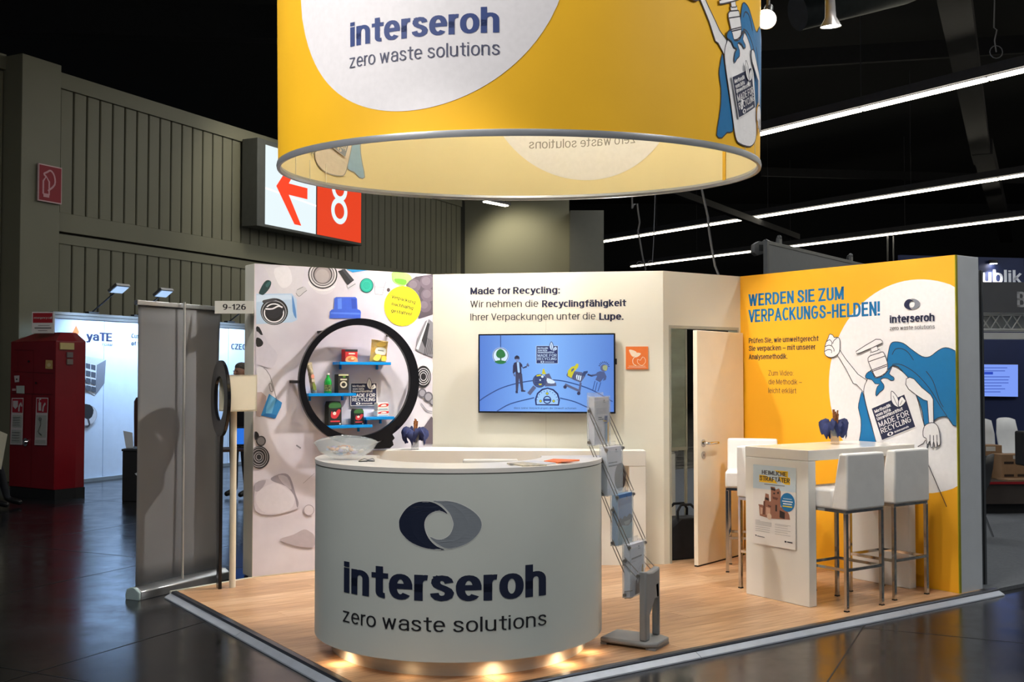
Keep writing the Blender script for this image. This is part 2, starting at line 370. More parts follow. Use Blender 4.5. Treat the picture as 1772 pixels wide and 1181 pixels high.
def sticker(P, o, X, Y, bg=None, fg=None):            # the navy seal; o = top left, X across, Y down
    bg = bg or NAVY; fg = fg or WHITE
    f = lambda a, b: (o[0]+X[0]*a+Y[0]*b, o[1]+X[1]*a+Y[1]*b); v = lambda a, b: (X[0]*a+Y[0]*b, X[1]*a+Y[1]*b)
    P.poly([f(-.02, -.02), f(1.02, -.02), f(1.02, 1.02), f(-.02, 1.02)], fg, st=True)
    P.poly([f(0, 0), f(1, 0), f(1, 1), f(0, 1)], bg, st=True)
    for t, y, w_, h, b in (('Methodik', .17, .5, .1, 1), ('vom bifa', .295, .45, .1, 1), ('Umweltinstitut', .41, .78, .1, 1), ('MADE FOR', .625, .9, .165, .3), ('RECYCLING', .82, .9, .16, .3)):
        P.text_aff(t, f(.05, y), v(w_, 0), v(0, -h), fg, b)
    P.disc(f(.28, .915), .06, fg, st=True) if False else None
    P.poly([f(.28+.09*math.cos(t), .92+.055*math.sin(t)) for t in [2*math.pi*i/20 for i in range(20)]], fg, st=True)
    P.poly([f(.28+.035*math.cos(t), .92+.04*math.sin(t)) for t in [2*math.pi*i/14 for i in range(14)]], bg, st=True)
    P.text_aff('interseroh', f(.41, .95), v(.42, 0), v(0, -.06), fg, 1)
    l1 = [(.74, .28), (.64, .17), (.61, .02), (.64, -.12), (.70, -.25), (.77, -.12), (.80, .03), (.78, .18)]
    l2 = [(.76, .28), (.78, .14), (.86, .05), (.93, .03), (.97, .13), (.98, .2), (.88, .27)]
    for l in (l1, l2):
        P.poly([f(*q) for q in smooth_loop(l, True, 3)], fg, st=True)
        P.line([f(*q) for q in smooth_loop(l, True, 3)], .018*math.hypot(*X), bg, st=True, closed=True)
    P.line([f(.74, .26), f(.71, .1), f(.70, -.1)], .012*math.hypot(*X), bg, st=True); P.line([f(.8, .24), f(.9, .14)], .012*math.hypot(*X), bg, st=True)
# ------------------------------------------------------------------ booth geometry (from the two vanishing points of the platform)
A3 = Vector((-2.061, 8.602, 0)); B3 = Vector((-.704, 9.545, 0)); C3 = Vector((1.292, 9.205, 0)); D3 = Vector((2.067, 9.744, 0)); E3 = Vector((3.290, 7.983, 0))
N3 = Vector((-.565, 5.225, 0)); H = 2.5
white_wall = M('white_partition', (226, 224, 212), .5, var=.02, scale=2)
white_lac = M('white_lacquer', (232, 232, 228), .38, var=.015, scale=3)
counter_skin = M('counter_skin', (214, 220, 216), .45, var=.02, scale=2)
chrome = M('chrome', (205, 205, 205), .12, 1, var=.02)
alu = M('brushed_aluminium', (170, 174, 178), .32, .9, var=.06, scale=40, stretch=(1, 1, 12))
darkalu = M('dark_profile', (88, 92, 102), .3, .8, var=.05, scale=30)
black = M('black_matt', (24, 24, 27), .55, var=.08)
blackgloss = M('black_gloss', (20, 20, 24), .22, var=.04)
# hall floor --------------------------------------------------------------------------------
fm = M('hall_floor', (15, 16, 19), .2, var=.25, scale=.9, bump=.1, col2=(26, 27, 31), spec=.8, ior=1.6, world=True)
def floor_material():
    nt = fm.node_tree; b = nt.nodes['Principled BSDF']
    g = nt.nodes.new('ShaderNodeNewGeometry'); n = nt.nodes.new('ShaderNodeTexNoise'); n.inputs['Scale'].default_value = 3.2; n.inputs['Detail'].default_value = 8; n.inputs['Roughness'].default_value = .7
    nt.links.new(g.outputs['Position'], n.inputs['Vector'])
    mr = nt.nodes.new('ShaderNodeMapRange'); mr.inputs['From Min'].default_value = .3; mr.inputs['From Max'].default_value = .7; mr.inputs['To Min'].default_value = .13; mr.inputs['To Max'].default_value = .27
    nt.links.new(n.outputs['Fac'], mr.inputs['Value']); nt.links.new(mr.outputs[0], b.inputs['Roughness'])
floor_material()
mb = MB(); mb.box(-30, 60, -8, 75, HALL-.2, HALL); o = mb.build('floor', fm); tag(o, kind='structure')
seam = M('floor_seam', (12, 12, 14), .5, var=0)
Wd = Vector((.432, .902, 0)); Wn = Vector((.902, -.432, 0))
def fj(p, q, n): m = MB(); m.add([(v.x, v.y, HALL+.0012) for v in (p-n*.004, p+n*.004, q+n*.004, q-n*.004)], [(0, 1, 2, 3)]); m.build('floor_joint', seam, parent=bpy.data.objects['floor'])
for k in range(-6, 12):                              # sheet joints of the hall floor
    a = Wn*(k*2.0-11); p = a+Wd*0; q = a+Wd*30
    for z in (0,): fj(p, q, Wn)
for k in range(0, 8):
    a = Wd*(k*3.1+1.2); p = a-Wn*16; q = a+Wn*16
    fj(p, q, Wd)
# ceiling -----------------------------------------------------------------------------------
cm = M('ceiling_black', (26, 28, 31), .9, var=.1); bmk = M('beam_dark', (38, 38, 42), .75, var=.08)
mb = MB(); mb.box(-30, 60, -8, 75, 11.5, 11.7); ceil = mb.build('ceiling', cm); tag(ceil, kind='structure')
def beam_px(name, a, b, Ya, Yb, w, h, lbl=None):
    p, q = at(a[0], a[1], Ya), at(b[0], b[1], Yb); d = (q-p); L = d.length; x = d.normalized(); z = Vector((0, 0, 1)); y = z.cross(x).normalized(); z = x.cross(y)
    T = Matrix.Translation(p) @ Matrix((x, y, z)).transposed().to_4x4()
    m = MB(); m.box(0, L, -w/2, w/2, 0, h, T=T); return m.build('beam', bmk, parent=ceil)
beam_px('beam', (-700, 42), (900, 82), 22, 24.5, .4, .75)
beam_px('beam', (1640, -60), (1700, 285), 17, 36, .55, .35)
beam_px('beam', (1700, 268), (1742, 420), 34, 56, .6, .5)
beam_px('beam', (1020, 285), (1380, 415), 28, 44, .22, .22)
beam_px('beam', (1317, 305), (1772, 318), 44, 44, .15, .35)
beam_px('beam', (1317, 120), (1772, 92), 30, 30, .15, .5)
mb = MB(); mb.tube([at(1380, 22, 19), at(1560, -22, 19.5), at(1700, -80, 20)], .32, 20); mb.build('air_duct', M('duct_grey', (58, 66, 72), .5, .5, var=.08), parent=ceil, smooth=True)
# fluorescent rows --------------------------------------------------------------------------
tube_m = M('tube_glow', (255, 246, 222), emit=9); hous = M('row_housing', (70, 70, 76), .5, var=.05)
def light_row(u, a, b, label):
    o = thing('light_row', label, 'ceiling light', U*u+V*a+Vector((0, 0, ROW_Z)), YAW, 'fluorescent light rows under the hall ceiling')
    L = b-a; m = MB(); m.box(-.1, .1, 0, L, .09, .3); m.box(-.03, .03, 0, L, .06, .09); m.build('housing', hous, o)
    k = 0; step = 3.0
    while k*step < L-.1:
        m = MB(); m.box(-.06, .06, k*step+.03, min((k+1)*step, L)-.03, .0, .06); m.build('tube', tube_m, o); k += 1
    for k in range(int(L/6)): m = MB(); m.tube([(0, k*6+3, .3), (0, k*6+3, 4.0)], .012, 5); m.build('suspension_rod', hous, o)
light_row(19.8, -12, 33, 'nearest fluorescent light row, the topmost bright line right of the yellow drum')
light_row(30.2, -18, 42, 'middle fluorescent light row running behind the hanging cables at right')
light_row(38.4, -18, 44, 'fluorescent light row passing behind the grey hanging panel')
light_row(48.0, -10, 22.6, 'most distant fluorescent light row above the blue stand at right edge')
light_row(-.2, -12, 12, 'fluorescent light row overhead, above the booth and out of frame')
light_row(9.8, -9, 20.5, 'fluorescent light row overhead hidden behind the yellow drum')
o = thing('batten_light', 'short white batten light in front of the far grey wall, under the drum rim', 'ceiling light', at(858, 352, 28), .9)
m = MB(); m.box(-.45, .45, -.06, .06, -.03, .0); m.build('diffuser', tube_m, o); m = MB(); m.box(-.5, .5, -.1, .1, 0, .06); m.tube([(-.4, 0, .06), (-.4, 0, 11.5-o.location.z)], .012, 5); m.tube([(.4, 0, .06), (.4, 0, 11.5-o.location.z)], .012, 5); m.build('housing', hous, o)
lamp('SPOT', at(872, 350, 29.2), at(905, 470, 30.8), 130, (1, .93, .7), .2, 110, .8, name='batten_glow')
# cables ------------------------------------------------------------------------------------
cab = M('cable_grey', (92, 92, 96), .5, var=.05)
def cable(label, pts, Y, r, knot=None, up=True):
    m = MB(); q = [at(a, b, Y) for a, b in pts]; q = ([Vector((q[0].x, q[0].y, 11.5))] if up else [])+q; m.tube(q, r, 6)
    if knot:
        for c, rr in knot:
            c = at(*c, Y); m.tube([c+Vector((rr*math.cos(t), 0, rr*math.sin(t))) for t in [2*math.pi*i/12 for i in range(12)]], r*.8, 5, closed=True)
    o = m.build('hanging_cable', cab, smooth=True); tag(o, label, 'cable', 'cables hanging from the hall ceiling')
cable('hooked grey cable hanging left of the cable pair behind the drum', [(1094, 361), (1097, 354), (1103, 353), (1104, 365), (1107, 385), (1104, 400), (1107, 415), (1112, 445), (1117, 466), (1116, 476)], 12, .010)
cable('thin straight wire with rings beside the hooked cable', [(1134, 325), (1133, 360), (1131, 420), (1129, 453)], 18, .008, [((1107, 458), .05), ((1126, 456), .045)])
cable('thick wavy cable hanging above the storage door', [(1214, 325), (1218, 345), (1225, 375), (1227, 400), (1231, 425), (1237, 460), (1245, 480)], 11, .012)
cable('coiled wire dangling from the dark ceiling at upper right', [(1721, 0), (1720, 48), (1725, 52), (1721, 70), (1724, 90)], 15, .010, [((1724, 90), .09)])
cable('thin straight cable hanging just left of the yellow wall top corner', [(1536, 409), (1536, 452)], 44.8, .035, up=False)
cable('thin straight cable hanging right behind its twin over the yellow wall', [(1546, 408), (1546, 452)], 44.9, .03, up=False)
# left hall wall: vertical panels, band, column ---------------------------------------------
hw = M('hall_panel', (126, 124, 106), .55, var=.03, scale=1); hwd = M('hall_backing', (52, 52, 46), .8, var=.05)
o0 = Wn*-14.5                                        # the wall runs along Wd
WY = math.atan2(Wd.y, Wd.x)
s0 = (Vector((-7.7, 17.5, 0))-o0).dot(Wd)
wl = struct('wall_left', o0+Wd*s0, WY)               # local x along the wall, -y faces the hall
m = MB(); m.box(-3.2, 14.9, .02, .3, HALL, 6.6); m.build('backing', hwd, wl)
pw = .287; pn = 50
for row, (z0, z1) in enumerate(((HALL, 3.82), (4.30, 6.38))):
    m = MB(); m.box(0, pw-.028, -.03, .02, z0, z1); pan = m.build('panel', hw, wl, bevel=.012, seg=1)
    pan.location.x = .08
    for k in range(1, pn):
        c = pan.copy(); C.objects.link(c); c.parent = wl; c.location.x = .08+k*pw
m = MB(); m.box(0, 14.4, -.07, .02, 3.99, 4.30); m.build('band', hw, wl)
m = MB(); m.box(0, 14.4, -.05, .02, 3.79, 3.95); m.build('band', hw, wl)
m = MB(); m.box(0, 14.4, -.07, .02, 6.38, 6.64); m.build('fascia', hw, wl)
m = MB(); m.box(-.75, 0, -.45, .02, HALL, 6.62); m.build('column', hw, wl, bevel=.01)
m = MB(); m.box(-3.2, -.75, -.09, .02, 6.4, 6.64); m.build('fascia', hw, wl)
for x0, x1, z0, z1 in ((-1.0, -.77, HALL, 6.38), (-1.42, -1.05, 4.9, 6.38), (-1.42, -.9, 4.1, 4.75), (-2.4, -1.45, 4.3, 6.38), (-2.4, -1.1, HALL, 3.9)):
    m = MB(); m.box(x0, x1, -.06, .02, z0, z1); m.build('panel', hw, wl, bevel=.012, seg=1)
# far block wall
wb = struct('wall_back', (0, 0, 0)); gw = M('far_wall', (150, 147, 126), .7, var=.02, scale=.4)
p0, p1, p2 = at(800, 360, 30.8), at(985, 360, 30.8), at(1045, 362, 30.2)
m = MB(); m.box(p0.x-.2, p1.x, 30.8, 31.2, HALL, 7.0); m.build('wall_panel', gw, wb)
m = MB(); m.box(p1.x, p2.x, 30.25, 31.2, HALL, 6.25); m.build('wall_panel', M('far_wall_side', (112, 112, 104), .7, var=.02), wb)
m = MB(); m.box(p2.x, 60, 62, 62.3, HALL, 11.5); m.build('wall_panel', M('hall_end', (34, 36, 40), .9, var=.05), wb)
# hall signs --------------------------------------------------------------------------------
so = o0+Wn*.35; ss = (Vector((-5.19, 22.7, 0))-so).dot(Wd)
lamp('SPOT', (-3.6, 20.0, 7.4), (-5.6, 22.3, 4.7), 150, (1, .94, .75), .3, 75, .9, name='sign_glow')
sg = thing('direction_sign', 'large illuminated sign with red arrow on white and white 8 on red', 'sign', so+Wd*ss, WY)
S = Plane(sg, -.15)
x0, x1, x2 = S.px(459, 388)[0], S.px(547, 404)[0], S.px(625, 417)[0]; zb, zt = S.px(459, 388)[1], S.px(459, 250)[1]
m = MB(); m.box(x0-.25, x2+.05, -.14, .25, zb-.06, zt+.1); m.build('sign_box', M('sign_case', (84, 86, 84), .5, var=.05), sg, bevel=.01)
P = Print(S, -.008, .003)
P.poly([(x0, zb), (x1, zb), (x1, zt), (x0, zt)], K((205, 218, 222), 1.0), st=True); P.poly([(x1+.04, zb), (x2, zb), (x2, zt), (x1+.04, zt)], K((214, 56, 18), .9), st=True)
P.poly([(x0, zb+.72), (x1, zb+.60), (x1, zb+.64), (x0, zb+.76)], K((235, 242, 242), 1), st=True)
cx = (x0+x1)/2; AR = K((236, 56, 20), 1.0); cz = S.px(478, 322)[1]; ax, bx = S.px(478, 322)[0], S.px(532, 332)[0]
P.poly([(ax, cz), (ax+.62, cz+.72), (ax+.86, cz+.72), (ax+.42, cz+.12), (bx, cz+.12), (bx, cz-.12), (ax+.42, cz-.12), (ax+.86, cz-.72), (ax+.62, cz-.72)], AR, st=True)
ex = (S.px(573, 360)[0]+S.px(601, 360)[0])/2; ew = abs(S.px(601, 360)[0]-S.px(573, 360)[0])/2; e0 = S.px(586, 388)[1]
P.disc((ex, e0+.30), ew, K((206, 220, 226), 1), st=True, ry=.30, r0=.6); P.disc((ex, e0+.80), ew*.95, K((206, 220, 226), 1), st=True, ry=.28, r0=.6)
P.build('sign_face')
fs = thing('fire_sign', 'small dark red extinguisher sign mounted high beside the hall column', 'sign', o0+Wd*s0, WY)
S = Plane(fs, -.5)
a, b = S.px(66, 347), S.px(103, 290); m = MB(); m.box(a[0], b[0]+.05, -.5, -.47, a[1], b[1]); m.build('plate', K((225, 190, 192)), fs)
P = Print(S, .002, .002); rd = K((150, 20, 40)); w_ = b[0]-a[0]+.05; h_ = b[1]-a[1]; g = lambda x, y: (a[0]+x*w_, a[1]+y*h_)
P.poly([g(.03, .03), g(.97, .03), g(.97, .97), g(.03, .97)], rd, st=True)
pk = K((214, 158, 166)); P.line([g(.2, .2), g(.2, .55), g(.32, .68), g(.45, .55), g(.45, .2), g(.2, .2)], .03, pk, st=True); P.line([g(.3, .68), g(.22, .74), g(.35, .8), g(.5, .86), g(.66, .74), g(.68, .5), g(.4, .3)], .03, pk, st=True, sm=3); P.poly([g(.2, .12), g(.45, .12), g(.45, .22), g(.2, .22)], pk, st=True)
P.build('pictogram')
# ------------------------------------------------------------------ platform
pl = thing('booth_platform', 'raised booth floor of pale oak laminate planks with metal edge trim', 'floor', N3, YAW)
LU, LV = 5.002, 3.436
core = MB(); core.prism([(.02, .02), (LU+.1, .02), (LU+.1, 3.8), (.7, 3.8), (.7, 3.62), (.02, LV-.01)], HALL, -.009); core.build('core', M('core_dark', (40, 32, 26), .8, var=.05), pl)
def wood(name, c1, c2):
    m = M(name, c1, .34, var=.1, col2=c2, scale=3.0, stretch=(1.0, 16, 1), bump=.02); nt = m.node_tree; b = nt.nodes['Principled BSDF']
    return m
woods = [wood('oak_a', (208, 170, 132), (166, 124, 88)), wood('oak_b', (200, 160, 122), (156, 114, 80)), wood('oak_c', (214, 178, 142), (174, 134, 98)), wood('oak_d', (194, 154, 116), (154, 114, 82))]
pwid = .193; rows = 18; pm = {}
base = .05
r = 0; y = base
while y < base+17*pwid+.25:
    yy = y+pwid; back = yy > LV-.08
    x = .7 if back else base; x00 = x; first = random.uniform(.3, 1.28)
    while x < LU-.02:
        L = min(first if x == x00 else 1.285, LU-.01-x)
        if L > .02:
            key = (round(L, 3), round(yy-y, 3), random.randrange(4))
            if key not in pm:
                q = MB(); q.box(0, L-.0016, 0, yy-y-.0016, -.009, 0); o = q.build('plank', woods[key[2]], pl); pm[key] = o
            else:
                o = pm[key].copy(); C.objects.link(o); o.parent = pl
            o.location = (x, y, 0)
        x += L if L > .02 else 1
    y += pwid
# trim: bevelled dark profile on top, silver strip beside it
q = MB(); q.prism([(0, -.002), (.05, .004), (.05, -.01), (0, -.03)], 0, LU+.02, axis='x')
def rail(name, L, T, mat, prof): m = MB(); m.prism(prof, 0, L, T=T, axis='x'); return m.build(name, mat, pl)
Tu = Matrix.Identity(4); Tv = Matrix.Rotation(math.pi/2, 4, 'Z') @ Matrix.Scale(-1, 4, (0, 1, 0))
for T, L in ((Tu, LU+.15), (Tv, LV+.02)):
    rail('edge_trim', L, T, darkalu, [(0, -.006), (.006, .003), (.042, .003), (.042, -.004), (0, -.016)])
    rail('edge_strip', L, T, M('gap_black', (16, 17, 20), .5, var=.05), [(.004, -.018), (.02, -.018), (.02, HALL), (.004, HALL)])
    k = 0; x = 0
    while x < L:
        l2 = min(2.0, L-x); m = MB(); m.prism([(-.046, HALL+.002), (-.044, HALL+.010), (.0, -.013), (.004, -.018), (.004, HALL+.002)], x, x+l2-.004, T=T, axis='x'); m.build('silver_strip', M('strip_silver', (176, 184, 198), .4, .3, var=.05), pl); x += l2
yl_ = base+17*pwid; m = MB(); m.prism([(base, yl_), (.699, yl_), (.699, 3.626), (base, LV+.01)], -.009, 0); m.build('plank', woods[0], pl)
m = MB(); m.prism([(0, LV), (.72, 3.63), (.715, 3.652), (-.005, LV+.022)], -.03, .004); m.build('edge_trim', M('white_edge', (225, 222, 210), .4, var=.02), pl)
# ------------------------------------------------------------------ mural wall
def yaw_of(a, b): d = b-a; return math.atan2(d.y, d.x)
mw = thing('mural_wall', 'left partition wall with photo mural of lids, caps and bottles', 'wall', A3, YAW)
LM = (B3-A3).length
m = MB(); m.box(0, LM, 0, .2, 0, H); m.build('wall_body', white_wall, mw, bevel=.003, seg=1)
S = Plane(mw, 0, clip=(0.002, LM, .01, H)); MUR = S
P = Print(S, .001, .00008)
P.poly([(0, 0), (LM, 0), (LM, H), (0, H)], M('mural_ground', (218, 215, 225), .5, var=.5, col2=(184, 178, 192), scale=1.3), st=True)
Z3 = lambda x, y: (420+x/4.218, 440+y/4.218)
Z4 = lambda x, y: (420+x/3.81, 700+y/3.81)
q3 = lambda *a: [Z3(a[i], a[i+1]) for i in range(0, len(a), 2)]
q4 = lambda *a: [Z4(a[i], a[i+1]) for i in range(0, len(a), 2)]
def pe(c, rx, ry, rot, mat, r0=0, z=Z3):             # ellipse in zoom pixels, rotated
    pts = [(c[0]+rx*math.cos(t)*math.cos(rot)-ry*math.sin(t)*math.sin(rot), c[1]+rx*math.cos(t)*math.sin(rot)+ry*math.sin(t)*math.cos(rot)) for t in [2*math.pi*i/36 for i in range(36)]]
    if r0:
        P.line([z(*p) for p in pts], r0, mat, closed=True)
    else: P.poly([z(*p) for p in pts], mat)
k_ = K
P.poly(q3(110,60, 420,70, 440,180, 400,290, 290,310, 200,180, 160,100), k_((208,205,213)), 3); P.poly(q3(230,110, 330,90, 360,200, 300,250, 250,200), k_((222,220,226)), 3)
P.poly(q3(98,290, 360,288, 392,330, 398,480, 360,498, 98,512), k_((176,200,226)), 0); P.poly(q3(362,300, 385,400, 390,470, 365,420), k_((86,136,200)), 3)
P.poly(q3(100,300, 350,298, 355,330, 100,350), k_((196,214,234)))
P.poly(q3(118,280, 150,215, 180,190, 208,205, 195,250, 155,295, 130,295), k_((24,58,60)), 3); P.poly(q3(165,225, 195,198, 205,208, 180,245), k_((44,92,92)), 2)
pe((230,420), 100, 98, 0, k_((20,20,26))); pe((228,425), 88, 84, 0, k_((150,152,160)), .008); pe((228,430), 70, 66, 0, k_((225,226,232)), .01)
P.poly(q3(165,385, 210,395, 250,375, 295,385, 290,430, 240,470, 190,460, 165,420), k_((30,30,38)), 3); P.line(q3(165,400, 215,400, 260,380, 290,390), .012, k_((228,228,234)), 3); P.poly(q3(145,340, 180,330, 230,322, 250,335, 190,350, 150,358), k_((60,60,68)), 3)
P.poly(q3(385,280, 400,255, 445,235, 468,262, 455,275, 425,295, 400,310), k_((196,194,200)), 2); P.line(q3(388,285, 410,310, 440,285, 468,265), .005, k_((120,120,130)), 2); P.line(q3(395,262, 440,240), .005, k_((130,130,140)))
pe((590,195), 98, 100, .2, k_((214,211,220)))
pe((583,150), 107, 104, .15, k_((30,29,34))); pe((583,150), 98, 94, .15, k_((210,208,212))); pe((583,150), 86, 83, .15, k_((66,62,68))); pe((583,150), 80, 77, .15, k_((188,184,188))); pe((583,150), 70, 68, .15, k_((54,50,56))); pe((583,152), 62, 62, .15, k_((150,142,144))); pe((580,160), 50, 50, .15, k_((170,162,164)))
P.line(q3(478,200, 500,235, 550,262, 620,262, 670,235), .012, k_((230,228,232)), 3)
P.poly(q3(693,125, 745,95, 812,190, 765,228), k_((30,32,38)), 0); P.poly(q3(720,112, 745,98, 808,188, 790,198), k_((58,60,68)))
P.poly(q3(757,240, 812,206, 830,228, 778,262), k_((196,196,204))); P.line(q3(768,250, 822,217), .006, k_((120,120,130)))
P.poly(q3(755,95, 915,100, 900,120, 800,135), k_((40,150,214)))
pe((903,230), 50, 54, 0, k_((14,92,90))); pe((903,228), 44, 48, 0, k_((20,164,142))); pe((903,230), 30, 32, 0, k_((40,184,160)), .004)
P.poly(q3(955,198, 1045,198, 1030,240, 1020,298, 965,292, 962,240), k_((208,207,214))); P.line(q3(955,200, 962,240, 965,292, 1018,298, 1030,240, 1044,200), .005, k_((140,140,150))); P.line(q3(962,240, 1030,242), .004, k_((150,150,160)))
P.poly(q3(1095,130, 1200,140, 1235,185, 1190,225, 1160,235, 1100,205, 1088,170), k_((150,208,110)), 3); P.poly(q3(1110,180, 1190,190, 1180,225, 1120,210), k_((98,196,44)), 3)
P.poly(q3(1190,225, 1215,195, 1262,165, 1380,140, 1388,150, 1388,440, 1285,472, 1240,380), k_((74,66,76)), 0)
for c, rr in (((1250,230), 48), ((1345,205), 52), ((1255,290), 30), ((1350,300), 50), ((1330,380), 45)): pe(c, rr, rr, 0, k_((96,86,98))); pe((c[0]-8, c[1]-8), rr*.6, rr*.6, 0, k_((110,100,112)))
pe((1062,262), 12, 14, 0, k_((70,56,60)))
pe((1165,380), 134, 146, 0, k_((250,228,20)))
for t, a, b in (('Verpackung', (1083,322), (1256,366)), ('nachhaltig', (1085,374), (1240,408)), ('gestalten!', (1080,424), (1230,452))): P.text(t, Z3(*a), Z3(*b), 6.2, k_((50,50,30)), 1, level=False)
P.poly(q3(632,470, 634,420, 645,407, 664,402, 668,322, 680,314, 820,314, 832,325, 836,402, 855,410, 861,425, 858,470), k_((52,92,206)))
P.poly(q3(690,325, 720,322, 722,400, 692,402), k_((84,128,230))); P.poly(q3(640,425, 855,430, 855,442, 640,436), k_((84,124,226))); P.poly(q3(790,325, 825,328, 828,400, 795,400), k_((38,72,180)))
P.poly(q3(98,530, 120,535, 145,590, 120,590, 98,560), k_((24,24,30)), 2); P.poly(q3(98,580, 130,590, 160,600, 185,650, 252,735, 210,830, 120,810, 98,812), k_((196,192,206)), 3); P.poly(q3(98,612, 130,620, 148,650, 130,675, 98,672), k_((18,18,24)), 3)
P.poly(q3(98,840, 150,830, 200,890, 255,1090, 180,1120, 98,1060), k_((202,199,207)), 2); P.line(q3(150,830, 198,890, 250,1085), .006, k_((120,118,128)), 2); P.line(q3(190,950, 205,945, 220,1000, 200,1000, 190,950), .005, k_((90,90,100)), 2)
P.poly(q3(98,1010, 170,1040, 150,1160, 98,1181), k_((168,150,150)), 2)
P.poly([Z3(190,1020), Z3(285,1085), Z3(262,1181), Z4(250,20), Z4(215,92), Z4(120,75), Z3(130,1181)], k_((44,128,190)), 0); P.poly([Z3(200,1030), Z3(240,1060), Z4(190,60), Z4(150,60), Z3(170,1120)], k_((96,168,216)))
P.poly([Z4(120,75), Z4(150,60), Z4(220,70), Z4(212,94)], k_((30,104,170)))
# right side
P.poly(q3(1258,700, 1270,620, 1330,490, 1358,476, 1388,500, 1388,755, 1330,735), k_((120,120,128)), 0)
P.poly(q3(1300,620, 1345,500, 1362,510, 1330,690), k_((40,40,46))); P.poly(q3(1262,690, 1345,485, 1352,480, 1280,700), k_((210,210,216)))
for i in range(7): P.line(q3(1320+i*12, 740-i*2, 1345+i*10, 610+i*6), .006, k_((40,40,48)))
pe((1330,830), 60, 70, 0, k_((214,212,220))); pe((1315,895), 56, 80, 0, k_((22,22,28))); 
for rr in (46, 34, 22): pe((1316,895), rr, rr*1.3, 0, k_((214,214,222)), .006)
for c, rr in (((1308,1015), 30), ((1352,1043), 34), ((1384,1080), 24)): pe(c, rr, rr*1.1, 0, k_((90,88,98))); pe(c, rr*.7, rr*.8, 0, k_((150,148,158)))
P.line(q3(1300,1090, 1340,1140, 1380,1150), .01, k_((150,150,160)), 3)
P.poly(q4(1170,180, 1240,80, 1250,90, 1250,262, 1190,262), k_((92,82,92)), 0)
# lower left
P.poly(q4(78,180, 100,190, 105,220, 80,235), k_((30,30,36)), 2)
pe((118,242), 32, 34, 0, k_((60,60,66)), z=Z4); pe((118,242), 25, 26, 0, k_((128,128,136)), z=Z4)
pe((108,350), 66, 74, 0, k_((30,30,36)), z=Z4)
for rr in (58, 46, 30, 18): pe((104,348), rr, rr*1.12, 0, k_((150,150,158)), .007, z=Z4)
P.poly(q4(80,540, 120,495, 180,490, 210,460, 260,455, 310,490, 350,600, 372,660, 350,690, 200,730, 80,700), k_((196,190,202)), 3)
P.poly(q4(185,485, 260,455, 310,480, 345,590, 365,650, 355,680, 335,600, 280,540, 200,510), k_((136,130,142)), 3); P.poly(q4(230,470, 290,480, 320,560, 270,530), k_((168,162,174)), 3)
P.poly(q4(80,520, 150,500, 120,560, 80,575), k_((160,154,166)), 3)
P.poly(q4(95,580, 200,520, 290,560, 340,620, 300,700, 160,720, 90,660), k_((206,202,212)), 3)
pe((433,698), 33, 34, 0, k_((150,144,154)), .006, z=Z4); pe((433,698), 30, 31, 0, k_((204,198,207)), z=Z4)
P.poly(q4(240,890, 330,860, 400,825, 440,840, 470,870, 465,940, 380,940, 300,920), k_((176,168,178)), 3)
P.line(q4(350,270, 380,290), .012, k_((120,118,128))); P.line(q4(395,522, 470,455), .004, k_((150,148,156)))
P.build('mural_print')
# the seal on the mural behind the shelves
P = Print(MUR, .0165, .0002); a, b, c = P.p(Z3(785, 945)), P.p(Z3(970, 945)), P.p(Z3(785, 1105))
sticker(P, a, (b[0]-a[0], 0), (0, c[1]-a[1])); P.build('seal_print')
# ------------------------------------------------------------------ magnifier ring in front of the mural, shelves and packs
STO = .17
rg = thing('magnifier_ring', 'giant black magnifying glass frame mounted in front of the mural', 'display frame', A3, YAW)
R_ = Plane(rg, -STO)
cc = R_.px(621, 661); rx = abs(R_.px(725.5, 661)[0]-R_.px(517.5, 661)[0])/2; cx_ = (R_.px(725.5, 661)[0]+R_.px(517.5, 661)[0])/2; rz_ = (R_.px(621, 551)[1]-R_.px(621, 771)[1])/2
print('ring', rx, rz_, cc, cx_)
cz_ = (R_.px(621, 551)[1]+R_.px(621, 771)[1])/2; ri = abs(R_.px(710, 661)[0]-R_.px(528, 661)[0])/2; ci = (R_.px(710, 661)[0]+R_.px(528, 661)[0])/2; zi = (R_.px(621, 563)[1]-R_.px(621, 755)[1])/2; czi = (R_.px(621, 563)[1]+R_.px(621, 755)[1])/2
n = 96; m = MB(); vs = []
for y in (-STO, -STO+.03):
    for (a_, b_, c_, d_) in ((cx_, cz_, rx, rz_), (ci, czi, ri, zi)):
        vs += [(a_+c_*math.cos(2*math.pi*i/n), y, b_+d_*math.sin(2*math.pi*i/n)) for i in range(n)]
F_ = []
for i in range(n):
    j = (i+1) % n; F_ += [(i, j, n+j, n+i), (2*n+i, 3*n+i, 3*n+j, 2*n+j), (i, 2*n+i, 2*n+j, j), (n+i, n+j, 3*n+j, 3*n+i)]
m.add(vs, F_); m.build('frame', blackgloss, rg)
hd = [(-.19, -.49), (-.1, -.52), (.02, -.515), (.12, -.48), (.2, -.43), (.235, -.40), (.225, -.425), (.245, -.455), (.225, -.475), (.235, -.51), (.2, -.535), (-.02, -.535)]
m = MB(); m.prism([(cx_+.06+x*rz_/.5, cz_+z*rz_/.5) for x, z in hd], STO-.028, STO-.002, axis='y'); m.build('handle', blackgloss, rg)
m = MB()
for px_, py_ in ((507, 661), (701, 661)):
    a = MUR.px(px_, py_)
for sx in (-1, 1): m.box(cx_+sx*rx-.01, cx_+sx*rx+.01, -STO+.01, 0, cz_-.012, cz_+.012)
for t in (.9, 2.2): m.box(cx_+.96*rx*math.cos(t)-.01, cx_+.96*rx*math.cos(t)+.01, -STO+.02, 0, cz_+.96*rz_*math.sin(t)-.01, cz_+.96*rz_*math.sin(t)+.01)
m.build('standoff', black, rg)
